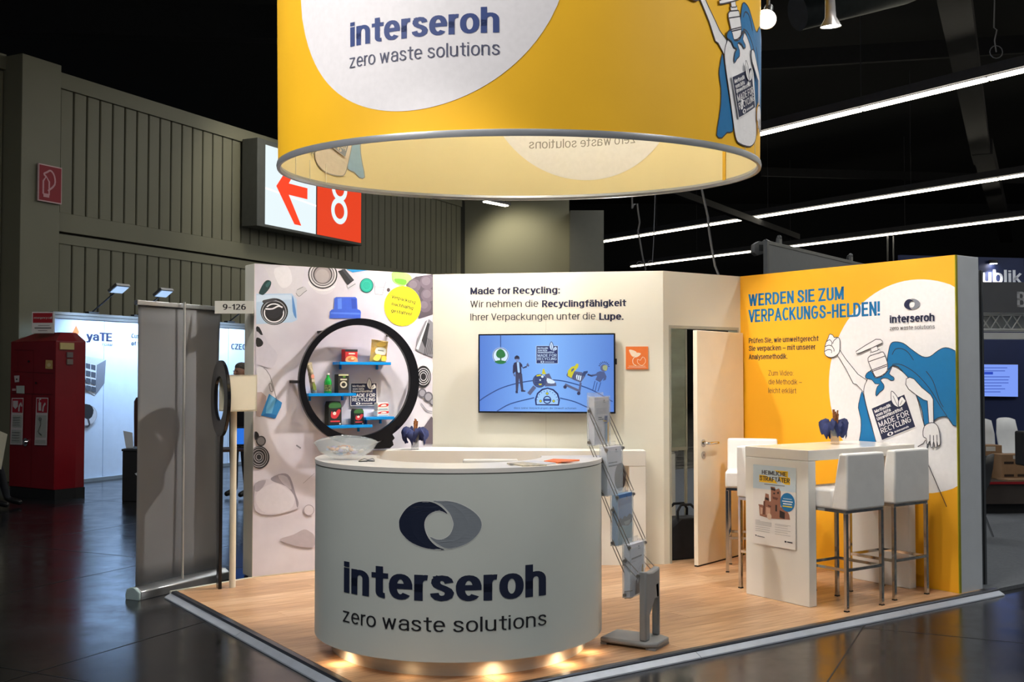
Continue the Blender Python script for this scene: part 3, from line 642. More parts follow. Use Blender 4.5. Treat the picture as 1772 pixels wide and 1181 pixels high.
blu = M('blue_acrylic', (20, 140, 218), .25, var=.03)
shelves = {}
SH = [('upper blue shelf holding a red box and a chips bag', 588, 677, 629), ('middle blue shelf with green bottle and two upright packs', 534, 617, 684), ('lowest blue shelf with two dark coffee bags', 568, 645, 740), ('short blue shelf at right with two stacked red and white packs', 633, 683, 725)]
for lb, xa, xb, yy in SH:
    Q = Plane(rg, -STO+.03); a, b = Q.px(xa, yy), Q.px(xb, yy)
    t = thing('wall_shelf', lb, 'shelf', A3+U*a[0], YAW, 'blue shelves inside the magnifier ring'); L = b[0]-a[0]
    m = MB(); m.box(0, L, -STO+.032, -.002, a[1]-.012, a[1]+.012); m.build('board', blu, t, bevel=.002, seg=1)
    m = MB(); m.box(.06, .075, -.02, -.002, a[1]-.05, a[1]-.012); m.box(L-.075, L-.06, -.02, -.002, a[1]-.05, a[1]-.012); m.build('bracket', blu, t)
    shelves[lb] = (a[1]+.0125)
zs = [shelves[s[0]] for s in SH]
def prod_at(px_, z, y=-.09):
    Q = Plane(rg, y); return Q.px(px_, 661)[0]
def pack(name, label, xa, xb, ytop, z, depth, y, parts, lean=0):   # an upright pack between two pixel columns; parts(surface, x0, x1, z0, z1) prints it
    Q = Plane(rg, y-depth/2); x0, x1 = Q.px(xa, 661)[0], Q.px(xb, 661)[0]; zt = Q.px((xa+xb)/2, ytop)[1]
    t = thing(name, label, 'package', A3+U*((x0+x1)/2)+V*y+Vector((0, 0, z)), YAW); parts(t, x1-x0, zt-z, depth); return t
def bag(t, w_, h_, d_, mat, top='flat', n=7):
    vs = []; fs = []; m = MB()
    for s in (-1, 1):
        for j in range(n+1):
            for i in range(n+1):
                u, v = i/n, j/n; e = (1-abs(2*u-1)**2.6)*(1-abs(2*v-1)**3); wob = .0
                vs.append(((u-.5)*w_*(1-.05*math.sin(v*math.pi)), s*(d_/2*e+.001), v*h_))
    N = (n+1)**2
    for s in (0, 1):
        for j in range(n):
            for i in range(n):
                a = s*N+j*(n+1)+i; q = (a, a+1, a+n+2, a+n+1); fs.append(q if s == 0 else q[::-1])
    for i in range(n): fs += [(i, i+N, i+N+1, i+1), (n*(n+1)+i, n*(n+1)+i+1, n*(n+1)+i+1+N, n*(n+1)+i+N), (i*(n+1), (i+1)*(n+1), (i+1)*(n+1)+N, i*(n+1)+N), (i*(n+1)+n, i*(n+1)+n+N, (i+1)*(n+1)+n+N, (i+1)*(n+1)+n)]
    m.add(vs, fs); return m.build('pouch', mat, t, smooth=True)
def Tsurf(t, y): return Plane(t, y)
def red_box(t, w_, h_, d_):
    m = MB(); m.box(-w_/2, w_/2, -d_/2, d_/2, 0, h_); m.build('carton', K((196, 40, 44)), t, bevel=.002, seg=1)
    P = Print(Tsurf(t, -d_/2), .001); P.poly([(-w_/2, h_*.82), (w_/2, h_*.82), (w_/2, h_), (-w_/2, h_)], K((44, 44, 50)), st=True); P.poly([(-w_*.4, 0), (w_*.46, 0), (w_*.4, h_*.35), (0, h_*.5), (-w_*.4, h_*.35)], K((228, 160, 104)), 3, st=True)
    P.disc((0, h_*.2), w_*.28, K((206, 110, 60)), st=True, ry=h_*.16); P.disc((w_*.1, h_*.26), w_*.14, K((244, 196, 150)), st=True, ry=h_*.09); P.text_aff('PIZZA', (-w_*.22, h_*.58), (w_*.5, 0), (0, h_*.14), K((240, 220, 210)), 1) if False else P.poly([(-w_*.22, h_*.6), (w_*.28, h_*.6), (w_*.28, h_*.72), (-w_*.22, h_*.72)], K((240, 214, 200)), st=True)
    P.build('label_print')
pack('snack_box', 'small red box with food photo, left on the upper blue shelf', 597, 618.5, 605, zs[0], .07, -.07, red_box)
def chips(t, w_, h_, d_):
    bag(t, w_, h_, d_, M('chips_foil', (228, 178, 60), .35, var=.5, col2=(236, 214, 150), scale=22), t)
    P = Print(Tsurf(t, -d_/2), .003); P.poly([(-w_*.28, h_*.36), (w_*.28, h_*.36), (w_*.3, h_*.62), (0, h_*.68), (-w_*.3, h_*.6)], K((216, 216, 204)), 2, st=True); P.text_aff('CHIPS', (-w_*.2, h_*.52), (w_*.4, 0), (0, h_*.06), K((90, 100, 96)), 1) if False else P.poly([(-w_*.18, h_*.5), (w_*.18, h_*.5), (w_*.18, h_*.55), (-w_*.18, h_*.55)], K((120, 130, 120)), st=True)
    P.poly([(-w_*.4, h_*.1), (-w_*.1, h_*.05), (w_*.05, h_*.3), (-w_*.2, h_*.34)], K((244, 206, 90)), 3, st=True); P.poly([(w_*.1, h_*.06), (w_*.38, h_*.12), (w_*.34, h_*.3), (w_*.12, h_*.28)], K((240, 196, 70)), 3, st=True)
    P.poly([(-w_*.3, h_*.74), (w_*.1, h_*.72), (w_*.3, h_*.86), (-w_*.1, h_*.92)], K((245, 212, 110)), 3, st=True); P.build('label_print')
t = pack('chips_bag', 'yellow chips bag leaning right on the upper blue shelf', 642, 671, 589, zs[0], .06, -.08, chips); t.rotation_euler = (0, math.radians(6), YAW)
def tall(t, w_, h_, d_):
    bag(t, w_, h_*.97, d_, M('noodle_film', (92, 78, 58), .3, var=.6, col2=(196, 186, 160), scale=26), t)
    m = MB(); m.box(-w_*.5, w_*.45, -.006, .006, h_*.93, h_); m.build('seal_strip', K((206, 196, 168)), t)
    P = Print(Tsurf(t, -d_/2), .003); P.disc((0, h_*.55), w_*.3, K((224, 150, 130)), st=True, ry=h_*.07); P.poly([(-w_*.25, h_*.12), (w_*.25, h_*.1), (w_*.2, h_*.3), (-w_*.2, h_*.34)], K((120, 136, 60)), 2, st=True); P.poly([(-w_*.3, h_*.38), (w_*.25, h_*.36), (w_*.25, h_*.46), (-w_*.28, h_*.47)], K((206, 196, 170)), st=True); P.build('label_print')
t = pack('pasta_bag', 'tall slim clear pack leaning at the left end of the middle shelf', 541, 551, 627, zs[1], .05, -.08, tall); t.rotation_euler = (0, math.radians(-11), YAW)
# green bottle
x = Plane(rg, -.08).px(567.5, 661)[0]; zt = Plane(rg, -.08).px(567, 646)[1]; hb = zt-zs[1]
t = thing('green_bottle', 'green glass bottle with white cap on the middle blue shelf', 'bottle', A3+U*x+V*-.08+Vector((0, 0, zs[1])), YAW)
rb = .5*(Plane(rg, -.08).px(573.5, 661)[0]-Plane(rg, -.08).px(561.5, 661)[0])
m = MB(); m.lathe([(0, 0), (rb*.95, 0), (rb, hb*.03), (rb, hb*.55), (rb*.8, hb*.66), (rb*.42, hb*.8), (rb*.36, hb*.92), (0, hb*.92)], n=24); m.build('bottle_body', M('green_glass', (26, 150, 60), .12, var=.05, spec=.7), t, smooth=True)
m = MB(); m.lathe([(0, hb*.91), (rb*.46, hb*.91), (rb*.46, hb), (0, hb)], n=20); m.build('cap', K((232, 232, 226)), t, smooth=True)
m = MB(); m.lathe([(rb*1.015, hb*.1), (rb*1.015, hb*.42)], n=24); m.build('bottle_label', M('bottle_label', (22, 52, 36), .5, var=.4, col2=(150, 160, 90), scale=60), t, smooth=True)
def jarpack(t, w_, h_, d_):
    m = MB(); m.box(-w_/2, w_/2, -d_/2, d_/2, 0, h_); m.build('carton', K((34, 34, 32)), t, bevel=.003, seg=1)
    P = Print(Tsurf(t, -d_/2), .001); P.disc((0, h_*.45), w_*.32, K((206, 200, 178)), st=True, ry=h_*.18, r0=.6); P.poly([(-w_*.46, 0), (w_*.46, 0), (w_*.46, h_*.16), (-w_*.46, h_*.16)], K((64, 48, 40)), st=True); P.poly([(-w_*.3, h_*.68), (w_*.3, h_*.68), (w_*.3, h_*.76), (-w_*.3, h_*.76)], K((200, 196, 170)), st=True); P.poly([(-w_*.46, h_*.92), (w_*.46, h_*.92), (w_*.46, h_), (-w_*.46, h_)], K((190, 190, 150)), st=True); P.disc((w_*.05, h_*.86), w_*.14, K((96, 150, 40)), st=True, ry=h_*.04); P.build('label_print')
pack('dark_carton', 'dark upright carton with cream ring, right on the middle blue shelf', 585, 604, 648, zs[1], .07, -.07, jarpack)
def coffee(t, w_, h_, d_):
    m = MB(); m.prism([(-w_/2, 0), (w_/2, 0), (w_*.48, h_*.84), (w_*.38, h_), (-w_*.4, h_), (-w_*.48, h_*.84)], -d_/2, d_/2, axis='y'); m.build('pouch', K((30, 34, 32)), t, bevel=.006)
    P = Print(Tsurf(t, -d_/2), .001); P.poly([(-w_*.42, h_*.72), (w_*.4, h_*.74), (w_*.36, h_*.92), (0, h_*.98), (-w_*.4, h_*.9)], K((52, 104, 56)), 2, st=True); P.poly([(-w_*.3, h_*.34), (w_*.1, h_*.3), (w_*.4, h_*.6), (w_*.2, h_*.66), (-w_*.1, h_*.44), (-w_*.25, h_*.6)], K((196, 48, 58)), 3, st=True)
    P.disc((-w_*.05, h_*.5), w_*.12, K((232, 214, 206)), st=True, ry=h_*.07); P.poly([(-w_*.35, h_*.14), (w_*.35, h_*.14), (w_*.35, h_*.2), (-w_*.35, h_*.2)], K((206, 60, 66)), st=True); P.poly([(w_*.3, h_*.03), (w_*.42, h_*.03), (w_*.42, h_*.09), (w_*.3, h_*.09)], K((236, 236, 230)), st=True); P.build('label_print')
pack('coffee_bag', 'larger dark coffee bag with red beans print on the lowest shelf', 568.5, 592, 695, zs[2], .08, -.07, coffee)
pack('coffee_bag', 'smaller dark coffee bag at the right of the lowest shelf', 612, 630.5, 708, zs[2], .06, -.07, coffee)
def bars(t, w_, h_, d_):
    m = MB(); m.box(-w_/2, w_/2, -d_/2, d_/2, 0, h_); m.build('carton', K((232, 226, 214)), t, bevel=.006)
    P = Print(Tsurf(t, -d_/2), .001); P.poly([(-w_*.46, h_*.5), (w_*.4, h_*.52), (w_*.46, h_*.9), (-w_*.2, h_*.86)], K((202, 50, 48)), 2, st=True); P.poly([(-w_*.2, h_*.55), (w_*.3, h_*.6), (w_*.2, h_*.8), (-w_*.1, h_*.74)], K((240, 232, 224)), 2, st=True); P.poly([(-w_*.4, h_*.1), (w_*.4, h_*.1), (w_*.4, h_*.3), (-w_*.4, h_*.3)], K((170, 196, 206)), st=True); P.build('label_print')
h1 = (Plane(rg, -.09).px(662, 697)[1]-zs[3])/2
pack('biscuit_pack', 'lower of two stacked red and white packs on the short shelf', 653, 673, 711, zs[3], .07, -.07, bars)
pack('biscuit_pack', 'upper of two stacked red and white packs on the short shelf', 653.5, 672.5, 697.5, Plane(rg, -.105).px(663, 710.9)[1], .065, -.07, bars)
# ------------------------------------------------------------------ booth number sign
o = thing('number_sign', 'white plate reading 9-126 fixed to the left end of the mural wall', 'sign', at(405, 531, 8.52), 0)
S = Plane(o, 0); a, b = S.px(371.5, 543), S.px(438.5, 521); m = MB(); m.box(a[0], b[0], 0, .006, a[1], b[1]); m.build('plate', M('plate_white', (226, 226, 220), .35, var=.01), o)
P = Print(S, .001); P.text('9-126', (385.5, 536.5), (425.5, 536.5), 10, K((44, 42, 46)), .8); P.build('lettering')
m = MB(); m.box(b[0]-.13, b[0]-.02, .006, .14, a[1]+.02, a[1]+.05); m.build('bracket', alu, o)
# ------------------------------------------------------------------ tv wall
tw = thing('screen_wall', 'cream centre partition with slogan lettering and mounted television', 'wall', B3, yaw_of(B3, C3))
LT = (C3-B3).length; m = MB(); m.box(0, LT, 0, .1, 0, H); m.build('wall_body', white_wall, tw, bevel=.002, seg=1)
m = MB(); m.box(LT*.5, LT*.5+.003, -.0008, .001, 0, H); m.build('panel_joint', K((196, 194, 182)), tw)
S = Plane(tw, 0); P = Print(S)
tc = K((40, 40, 52))
P.text('Made for Recycling:', (814, 510), (969, 510.5), 12, NAVY, 1.25)
P.nxt('lettering'); P.text('Wir nehmen die', (814, 532.5), (931, 532.3), 12, tc); P.text('Recyclingfähigkeit', (938, 532), (1083, 531), 12, NAVY, 1.25)
P.nxt('lettering'); P.text('Ihrer Verpackungen unter die', (814, 555), (1030, 554), 12, tc); P.text('Lupe.', (1037, 554), (1079, 553.6), 12, NAVY, 1.25)
P.build('lettering')
tv = thing('television', 'wall mounted flat screen showing a blue cartoon film with a tree badge', 'television', B3, yaw_of(B3, C3))
S = Plane(tv, -.07); a, b = S.px(827.5, 715), S.px(1064.5, 577); m = MB(); m.box(a[0], b[0], -.07, -.035, a[1], b[1]); m.build('bezel', blackgloss, tv, bevel=.003, seg=1)
m = MB(); m.box(a[0]+.15, b[0]-.15, -.036, 0, a[1]+.12, b[1]-.15); m.build('wall_mount', black, tv)
m = MB(); m.box(b[0], b[0]+.012, -.06, -.04, a[1]+.42, a[1]+.47); m.build('sensor', black, tv)
P = Print(S, .0006, .0001); P.lw = 1.5; E_ = .85
e = lambda c: K(c, E_)
a1, b1 = S.px(830, 712), S.px(1062, 579.5)
def screen_mat():
    m = bpy.data.materials.new('screen_sky'); m.use_nodes = True; nt = m.node_tree; b = nt.nodes['Principled BSDF']
    g = nt.nodes.new('ShaderNodeTexCoord'); s = nt.nodes.new('ShaderNodeSeparateXYZ'); nt.links.new(g.outputs['Generated'], s.inputs[0])
    r = nt.nodes.new('ShaderNodeValToRGB'); r.color_ramp.elements[0].color = (*lin((84, 124, 205)), 1); r.color_ramp.elements[1].color = (*lin((84, 124, 200)), 1)
    x = r.color_ramp.elements.new(.5); x.color = (*lin((128, 178, 244)), 1)
    nt.links.new(s.outputs['X'], r.inputs[0]); nt.links.new(r.outputs[0], b.inputs['Emission Color']); b.inputs['Emission Strength'].default_value = E_; b.inputs['Base Color'].default_value = (.01, .01, .01, 1); b.inputs['Roughness'].default_value = .3
    return m
P.poly([(a1[0], a1[1]), (b1[0], a1[1]), (b1[0], b1[1]), (a1[0], b1[1])], screen_mat(), st=True)
ZT = lambda x, y: (840+x/8.055, 590+y/8.055)
zt = lambda *a: [ZT(a[i], a[i+1]) for i in range(0, len(a), 2)]
ol = e((28, 62, 128)); dk = e((40, 44, 78)); gy = e((84, 92, 128)); yl = e((196, 190, 40)); wt = e((206, 224, 246))
P.line([(830, 694)]+zt(0,780, 200,670, 420,600, 660,558, 960,548, 1200,590, 1480,685, 1772,850), .006, ol, 4); P.line(zt(160,985, 350,880, 680,795), .006, ol, 4); P.line(zt(1040,800, 1240,850, 1400,920, 1560,985), .006, ol, 4)
P.line(zt(212,-78, 212,90), .005, ol); P.disc(ZT(212, 208), 14.2, wt); P.disc(ZT(212, 208), 13.6, ol, r0=.92)
P.poly(zt(150,200, 160,150, 205,115, 255,140, 280,205, 240,240, 180,238), e((20, 112, 56)), 4); P.line(zt(212,235, 215,285), .008, e((20, 90, 60))); P.poly(zt(130,290, 200,272, 290,290, 260,318, 212,325, 160,315), e((20, 112, 56)), 3)
a, b, c = P.p(ZT(712, 75)), P.p(ZT(1008, 75)), P.p(ZT(712, 315)); sticker(P, a, (b[0]-a[0], 0), (0, c[1]-a[1]), e((26, 42, 96)), e((190, 212, 240)))
P.poly(zt(412,260, 410,225, 440,205, 472,225, 470,265), e((30, 34, 60)), 3); P.poly(zt(425,245, 466,245, 462,280, 445,298, 428,285), e((120, 140, 190)), 3); P.line(zt(422,248, 470,248), .006, dk)
P.poly(zt(400,310, 435,295, 480,298, 512,330, 520,375, 575,350, 580,370, 525,388, 500,360, 505,460, 425,470, 418,430, 395,460, 382,450, 385,350), e((36, 40, 76)), 0)
P.poly(zt(438,300, 470,300, 482,440, 462,450, 450,430), e((160, 196, 240))); P.poly(zt(570,345, 590,310, 600,325, 612,345, 598,362), gy, 2); P.poly(zt(392,460, 412,470, 415,500, 398,490), gy, 2)
P.poly(zt(420,460, 512,460, 530,690, 500,700, 470,520, 455,700, 425,712), e((56, 60, 92))); P.poly(zt(420,700, 452,700, 455,732, 422,732), dk); P.poly(zt(495,690, 530,685, 562,700, 555,712, 500,712), dk)
P.poly(zt(830,470, 890,455, 930,540, 985,590, 990,630, 830,640), gy, 0); P.poly(zt(860,520, 960,560, 960,595, 870,590), wt, 2); P.disc(ZT(755, 560), 11.8, e((60, 80, 130))); P.disc(ZT(755, 560), 11.8, e((60, 70, 110)), r0=.85)
for i in range(5): P.line(zt(690,510+i*24, 820,505+i*24), .005, e((24, 44, 96)))
P.poly(zt(712,480, 770,468, 780,490, 715,500), yl); P.poly(zt(790,450, 800,395, 820,390, 835,440, 850,465, 790,468), yl, 0); P.poly(zt(740,600, 790,600, 780,620, 750,620), yl)
P.line(zt(690,640, 605,745), .022, gy); P.disc(ZT(765, 548), 1.4, wt); P.disc(ZT(795, 500), 2.2, wt)
P.poly(zt(700,900, 690,820, 720,730, 790,670, 870,652, 950,675, 1015,735, 1040,820, 1025,905), e((16, 34, 96)), 0); P.poly(zt(718,885, 712,820, 738,742, 800,690, 870,672, 940,695, 995,748, 1018,820, 1010,885), e((150, 192, 244)), 0)
P.disc(ZT(862, 825), 7, e((16, 34, 96))); P.disc(ZT(862, 825), 5.2, e((150, 192, 244))); P.line(zt(820,825, 905,825), .012, ol)
for x, y in ((770, 842), (862, 737), (952, 842)): P.disc(ZT(x, y), 2.4, e((60, 90, 60))); P.disc(ZT(x, y), 1.7, yl)
for i in range(11):
    t = math.pi*(i+.5)/11; P.line(zt(862+150*math.cos(t), 845-150*math.sin(t), 862+136*math.cos(t), 845-136*math.sin(t)), .004, ol)
P.poly(zt(1130,480, 1160,415, 1350,440, 1390,500, 1330,585, 1240,550, 1140,500), gy, 0); P.poly(zt(1150,420, 1200,365, 1250,350, 1270,320, 1300,325, 1295,370, 1240,430, 1200,520, 1150,490), yl, 0); P.poly(zt(1200,400, 1235,380, 1240,400, 1200,440), gy)
P.poly(zt(1260,470, 1340,490, 1330,560, 1270,540), wt); 
for i in range(5): P.line(zt(1240+i*28,450+i*6, 1225+i*26,540+i*8), .004, e((50, 60, 100)))
P.poly(zt(1340,480, 1370,430, 1425,420, 1430,440, 1400,470, 1390,500), e((44, 64, 110))); P.line(zt(1330,585, 1310,720), .012, gy); P.line(zt(1110,610, 1310,700), .014, gy); P.disc(ZT(1112, 645), 3, e((40, 44, 80))); P.disc(ZT(1302, 735), 3, e((40, 44, 80))); P.line(zt(1425,470, 1480,490, 1560,470), .01, dk)
P.disc(ZT(1655, 380), 6.4, gy); P.poly(zt(1640,350, 1700,345, 1690,420, 1640,400), e((150, 160, 120)), 2)
for i in range(9):
    t = .1+math.pi*i/9; P.line(zt(1655+55*math.cos(t), 365-50*math.sin(t), 1655+78*math.cos(t), 365-78*math.sin(t)), .004, dk)
P.poly(zt(1560,440, 1600,425, 1660,435, 1690,500, 1680,545, 1640,560, 1650,520, 1600,580, 1535,545, 1560,490, 1480,485, 1480,472, 1540,465), e((66, 84, 132)), 0)
P.line(zt(1530,560, 1495,700), .004, ol); P.line(zt(1560,580, 1530,705), .004, ol); P.line(zt(1610,580, 1570,705), .004, ol)
P.text('dass seine Verpackungen die Umwelt schonen', ZT(400, 950), ZT(1268, 950), 3.2, e((30, 44, 90)))
P.build('screen_picture')
os_ = thing('orange_sign', 'small orange square sign with leaf emblem right of the television', 'sign', B3, yaw_of(B3, C3))
S = Plane(os_, -.01); a, b = S.px(1083, 639.5), S.px(1121.5, 600); m = MB(); m.box(a[0], b[0], -.01, 0, a[1], b[1]); m.build('plate', K((228, 120, 54)), os_)
P = Print(S, .0008); ow = K((244, 226, 206)); P.poly([(1089, 605.5), (1097, 607), (1102, 611), (1098, 617), (1094, 617), (1090, 611)], ow, 3); P.poly([(1098, 616), (1101, 611), (1109, 612), (1105, 617), (1099, 619)], ow, 3); P.line([(1099, 617), (1095, 623), (1096, 630), (1101, 633)], .006, ow, 3); P.line([(1104, 622), (1108, 624), (1112, 618), (1116, 621), (1117, 627), (1111, 633), (1104, 629), (1103, 624)], .004, ow, 2, closed=True)
P.line([(1088, 634), (1117, 634)], .003, ow); P.line([(1086, 636.5), (1118.5, 636.5)], .003, ow); P.build('emblem_print')
# ------------------------------------------------------------------ storage cabin: door wall, door, interior
LD = (D3-C3).length
dw = thing('door_wall', 'cream partition above and beside the storage cabin doorway', 'wall', C3, YAW)
m = MB(); m.box(0, .065, 0, .1, 0, H); m.box(.065, LD, 0, .1, 2.035, H); m.box(LD-.03, LD, 0, .1, 0, 2.035); m.build('wall_body', white_wall, dw)
frm = M('door_frame_grey', (170, 170, 160), .4, var=.03)
m = MB(); m.box(.065, .085, -.006, .11, 0, 2.035); m.box(.085, LD-.03, -.006, .11, 2.01, 2.035); m.box(LD-.045, LD-.03, -.006, .11, 0, 2.01); m.build('door_frame', frm, dw)
hp = D3-U*.035-V*.015; tip = Vector((1.503, 9.074, 0)); ld = .80
dr = thing('storage_door', 'white door standing ajar between the cream wall and the yellow wall', 'door', hp, yaw_of(hp, tip))
m = MB(); m.box(0, ld, 0, .04, .012, 1.985); m.build('leaf', M('door_white', (232, 224, 206), .4, var=.015), dr, bevel=.003, seg=1)
m = MB(); m.box(0, ld, .004, .036, .0, .012); m.build('bottom_seal', black, dr)
# viewer side of the leaf is local +y
for nm, z, k in (('handle', 1.03, 0), ('lock', .93, 1)):
    m = MB(); T = Matrix.Translation((ld-.09, .04, z))
    m.tube([(ld-.09, .04, z), (ld-.09, .049, z)], .032, 20)
    if k == 0:
        m.tube([(ld-.09, .045, z), (ld-.09, .085, z), (ld-.105, .094, z), (ld-.25, .094, z)], .0115, 10)
        o = m.build('handle', chrome, dr, smooth=True)
    else: m.box(ld-.093, ld-.087, .048, .052, z-.01, z+.01); m.build('lock', chrome, dr, smooth=True)
m = MB()
for z in (.3, 1.7): m.tube([(-.004, .02, z-.05), (-.004, .02, z+.05)], .009, 10)
m.build('hinge', frm, dr)
# outer walls of the cabin
cb = thing('cabin_wall', 'plain white rear partition seen inside the storage cabin', 'wall', B3, YAW)
m = MB(); m.box(.0, 2.69, .0, .1, 0, H); m.build('wall_body', white_wall, cb)
kc = thing('kitchenette', 'white base cabinet with grey worktop inside the storage cabin', 'cabinet', D3+V*1.36-U*1.05, YAW)
m = MB(); m.box(-.35, .95, -.6, -.02, .08, .88); m.build('body', white_lac, kc, bevel=.004); m = MB(); m.box(-.37, .97, -.63, 0, .88, .92); m.build('worktop', M('worktop_grey', (120, 122, 118), .4, var=.05), kc)
for x in (-.33, .32):
    m = MB(); m.box(x, x+.62, -.62, -.6, .1, .86); d_ = m.build('cabinet_door', white_lac, kc, bevel=.003, seg=1); m = MB(); m.tube([(x+.2, -.64, .8), (x+.42, -.64, .8)], .006, 8); m.build('handle', chrome, d_)
fr = thing('tall_panel', 'grey green translucent panel hanging inside the storage doorway', 'panel', D3+V*.3-U*.6, YAW)
m = MB(); m.box(-.3, .2, 0, .02, .96, 2.2); m.build('sheet', M('panel_green', (150, 160, 150), .3, var=.12, scale=2, stretch=(1, 1, 4)), fr); m = MB(); m.box(-.32, -.3, -.005, .025, .93, 2.23); m.box(.2, .22, -.005, .025, .93, 2.23); m.box(-.3, .2, -.005, .025, .93, .96); m.box(-.3, .2, -.005, .025, 2.2, 2.23); m.box(-.06, -.05, -.005, .025, .96, 2.2); m.box(-.31, -.29, 0, .02, 0, .93); m.box(.2, .22, 0, .02, 0, .93); m.build('frame', frm, fr)
cl_ = thing('cabin_fill', 'added round fill lamp on the rear partition inside the storage cabin', 'lamp', D3+V*1.38-U*.5+Vector((0, 0, 2.35)), YAW)  # added lamp that lifts the dark cabin behind the doorway
m = MB(); m.ball((0, -.05, 0), .05, 14); m.build('globe', M('cabin_fill_glow', (255, 240, 215), emit=5), cl_, smooth=True); m = MB(); m.box(-.03, .03, -.03, .02, -.03, .03); m.build('base', alu, cl_)
lamp('POINT', cl_.location-V*.16, (0, 0, 0), 22, (1, .96, .86), .06, name='cabin_fill_light')
bg = thing('black_bag', 'black fabric bag with two handles on the floor inside the storage doorway', 'bag', at(1181, 948, 9.55)*1, .45); g = bg.location; g.z = 0; bg.location = g
bk = M('bag_fabric', (22, 23, 30), .75, var=.15, scale=20)
m = MB(); m.prism([(-.2, 0), (.2, 0), (.215, .12), (.2, .3), (.12, .36), (-.12, .36), (-.2, .3), (-.215, .12)], -.1, .1, axis='y'); m.build('bag_body', bk, bg, bevel=.03, smooth=True, seg=3)
for y in (-.09, .09):
    m = MB(); m.tube(smooth_loop3 if False else [(-.11, y, .33), (-.1, y*.8, .42), (-.05, y*.6, .47), (.05, y*.6, .47), (.1, y*.8, .42), (.11, y, .33)], .012, 8); m.build('bag_handle', bk, bg, smooth=True)
# ------------------------------------------------------------------ yellow wall
yw = thing('yellow_wall', 'yellow printed partition wall with blue slogan and cartoon dispenser bottle', 'wall', D3, yaw_of(D3, E3))
LY = (E3-D3).length
m = MB(); m.box(0, LY, .02, .3, 0, H); m.build('wall_body', M('wall_bluegrey', (206, 212, 220), .5, var=.02), yw, bevel=.002, seg=1)
m = MB(); m.box(0, LY+.001, 0, .02, .0, H); m.build('fabric_frame', K((240, 182, 22)), yw)
m = MB(); m.box(LY-.004, LY+.004, -.002, .022, 0, H); m.build('frame_edge', M('edge_lime', (176, 170, 40), .4, .3, var=.05), yw)
YS = Plane(yw, 0, clip=(.0, LY-.003, .01, H)); P = Print(YS, .001, .00015)
P.poly([(0, 0), (LY, 0), (LY, H), (0, H)], M('fabric_yellow', (245, 178, 34), .6, var=.03, scale=1.5, world=True), st=True)
cA, cB, cT, cBt = P.p((1435, 660)), None, P.p((1558, 487)), P.p((1600, 853))
# circle: left extreme 1435, top 487, bottom ~856
rad = (P.p((1560, 486))[1]-P.p((1600, 855))[1])/2; ccz = (P.p((1560, 486))[1]+P.p((1600, 855))[1])/2; ccx = P.p((1434.5, 670))[0]+rad
print('yellow circle', rad, ccx, ccz)
P.disc((ccx, ccz), rad, K((236, 236, 240)), st=True, n=90); P.nxt('fabric_print')
P.text('WERDEN SIE ZUM', (1295.5, 530.5), (1460.5, 523), 21, BLUE, 1.3); P.nxt('lettering'); P.text('VERPACKUNGS-HELDEN!', (1295.5, 558.5), (1523, 548), 22, BLUE, 1.3)
P.nxt('lettering'); P.text('Prüfen Sie, wie umweltgerecht', (1296, 594.5), (1416.5, 590), 9, INK, 1); P.text('Sie verpacken – mit unserer', (1296, 608), (1411, 605), 9, INK, 1); P.text('Analysemethodik.', (1296, 622.5), (1363, 621), 9, INK, 1)
P.nxt('lettering'); P.text('Zum Video:', (1330, 650.5), (1373, 650), 9, INK); P.text('die Methodik –', (1330, 665.5), (1388, 665), 9, INK); P.text('leicht erklärt', (1330, 680.5), (1378, 680.5), 9, INK)
P.build('lettering')
P = Print(YS, .006, .00015)
a, b = P.p((1579, 527)), P.p((1563, 527)); emblem(P, a, abs(P.p((1593, 527))[0]-a[0]))
P.nxt('emblem_print'); P.text('interseroh', (1540.5, 559.5), (1618, 556), 13.5, NAVY, 1.25); P.text('zero waste solutions', (1540.5, 572), (1618, 569), 7, INK)
P.build('lettering')
hz = lambda x, y: YS.px(1410+x/3.692, 560+y/3.692)
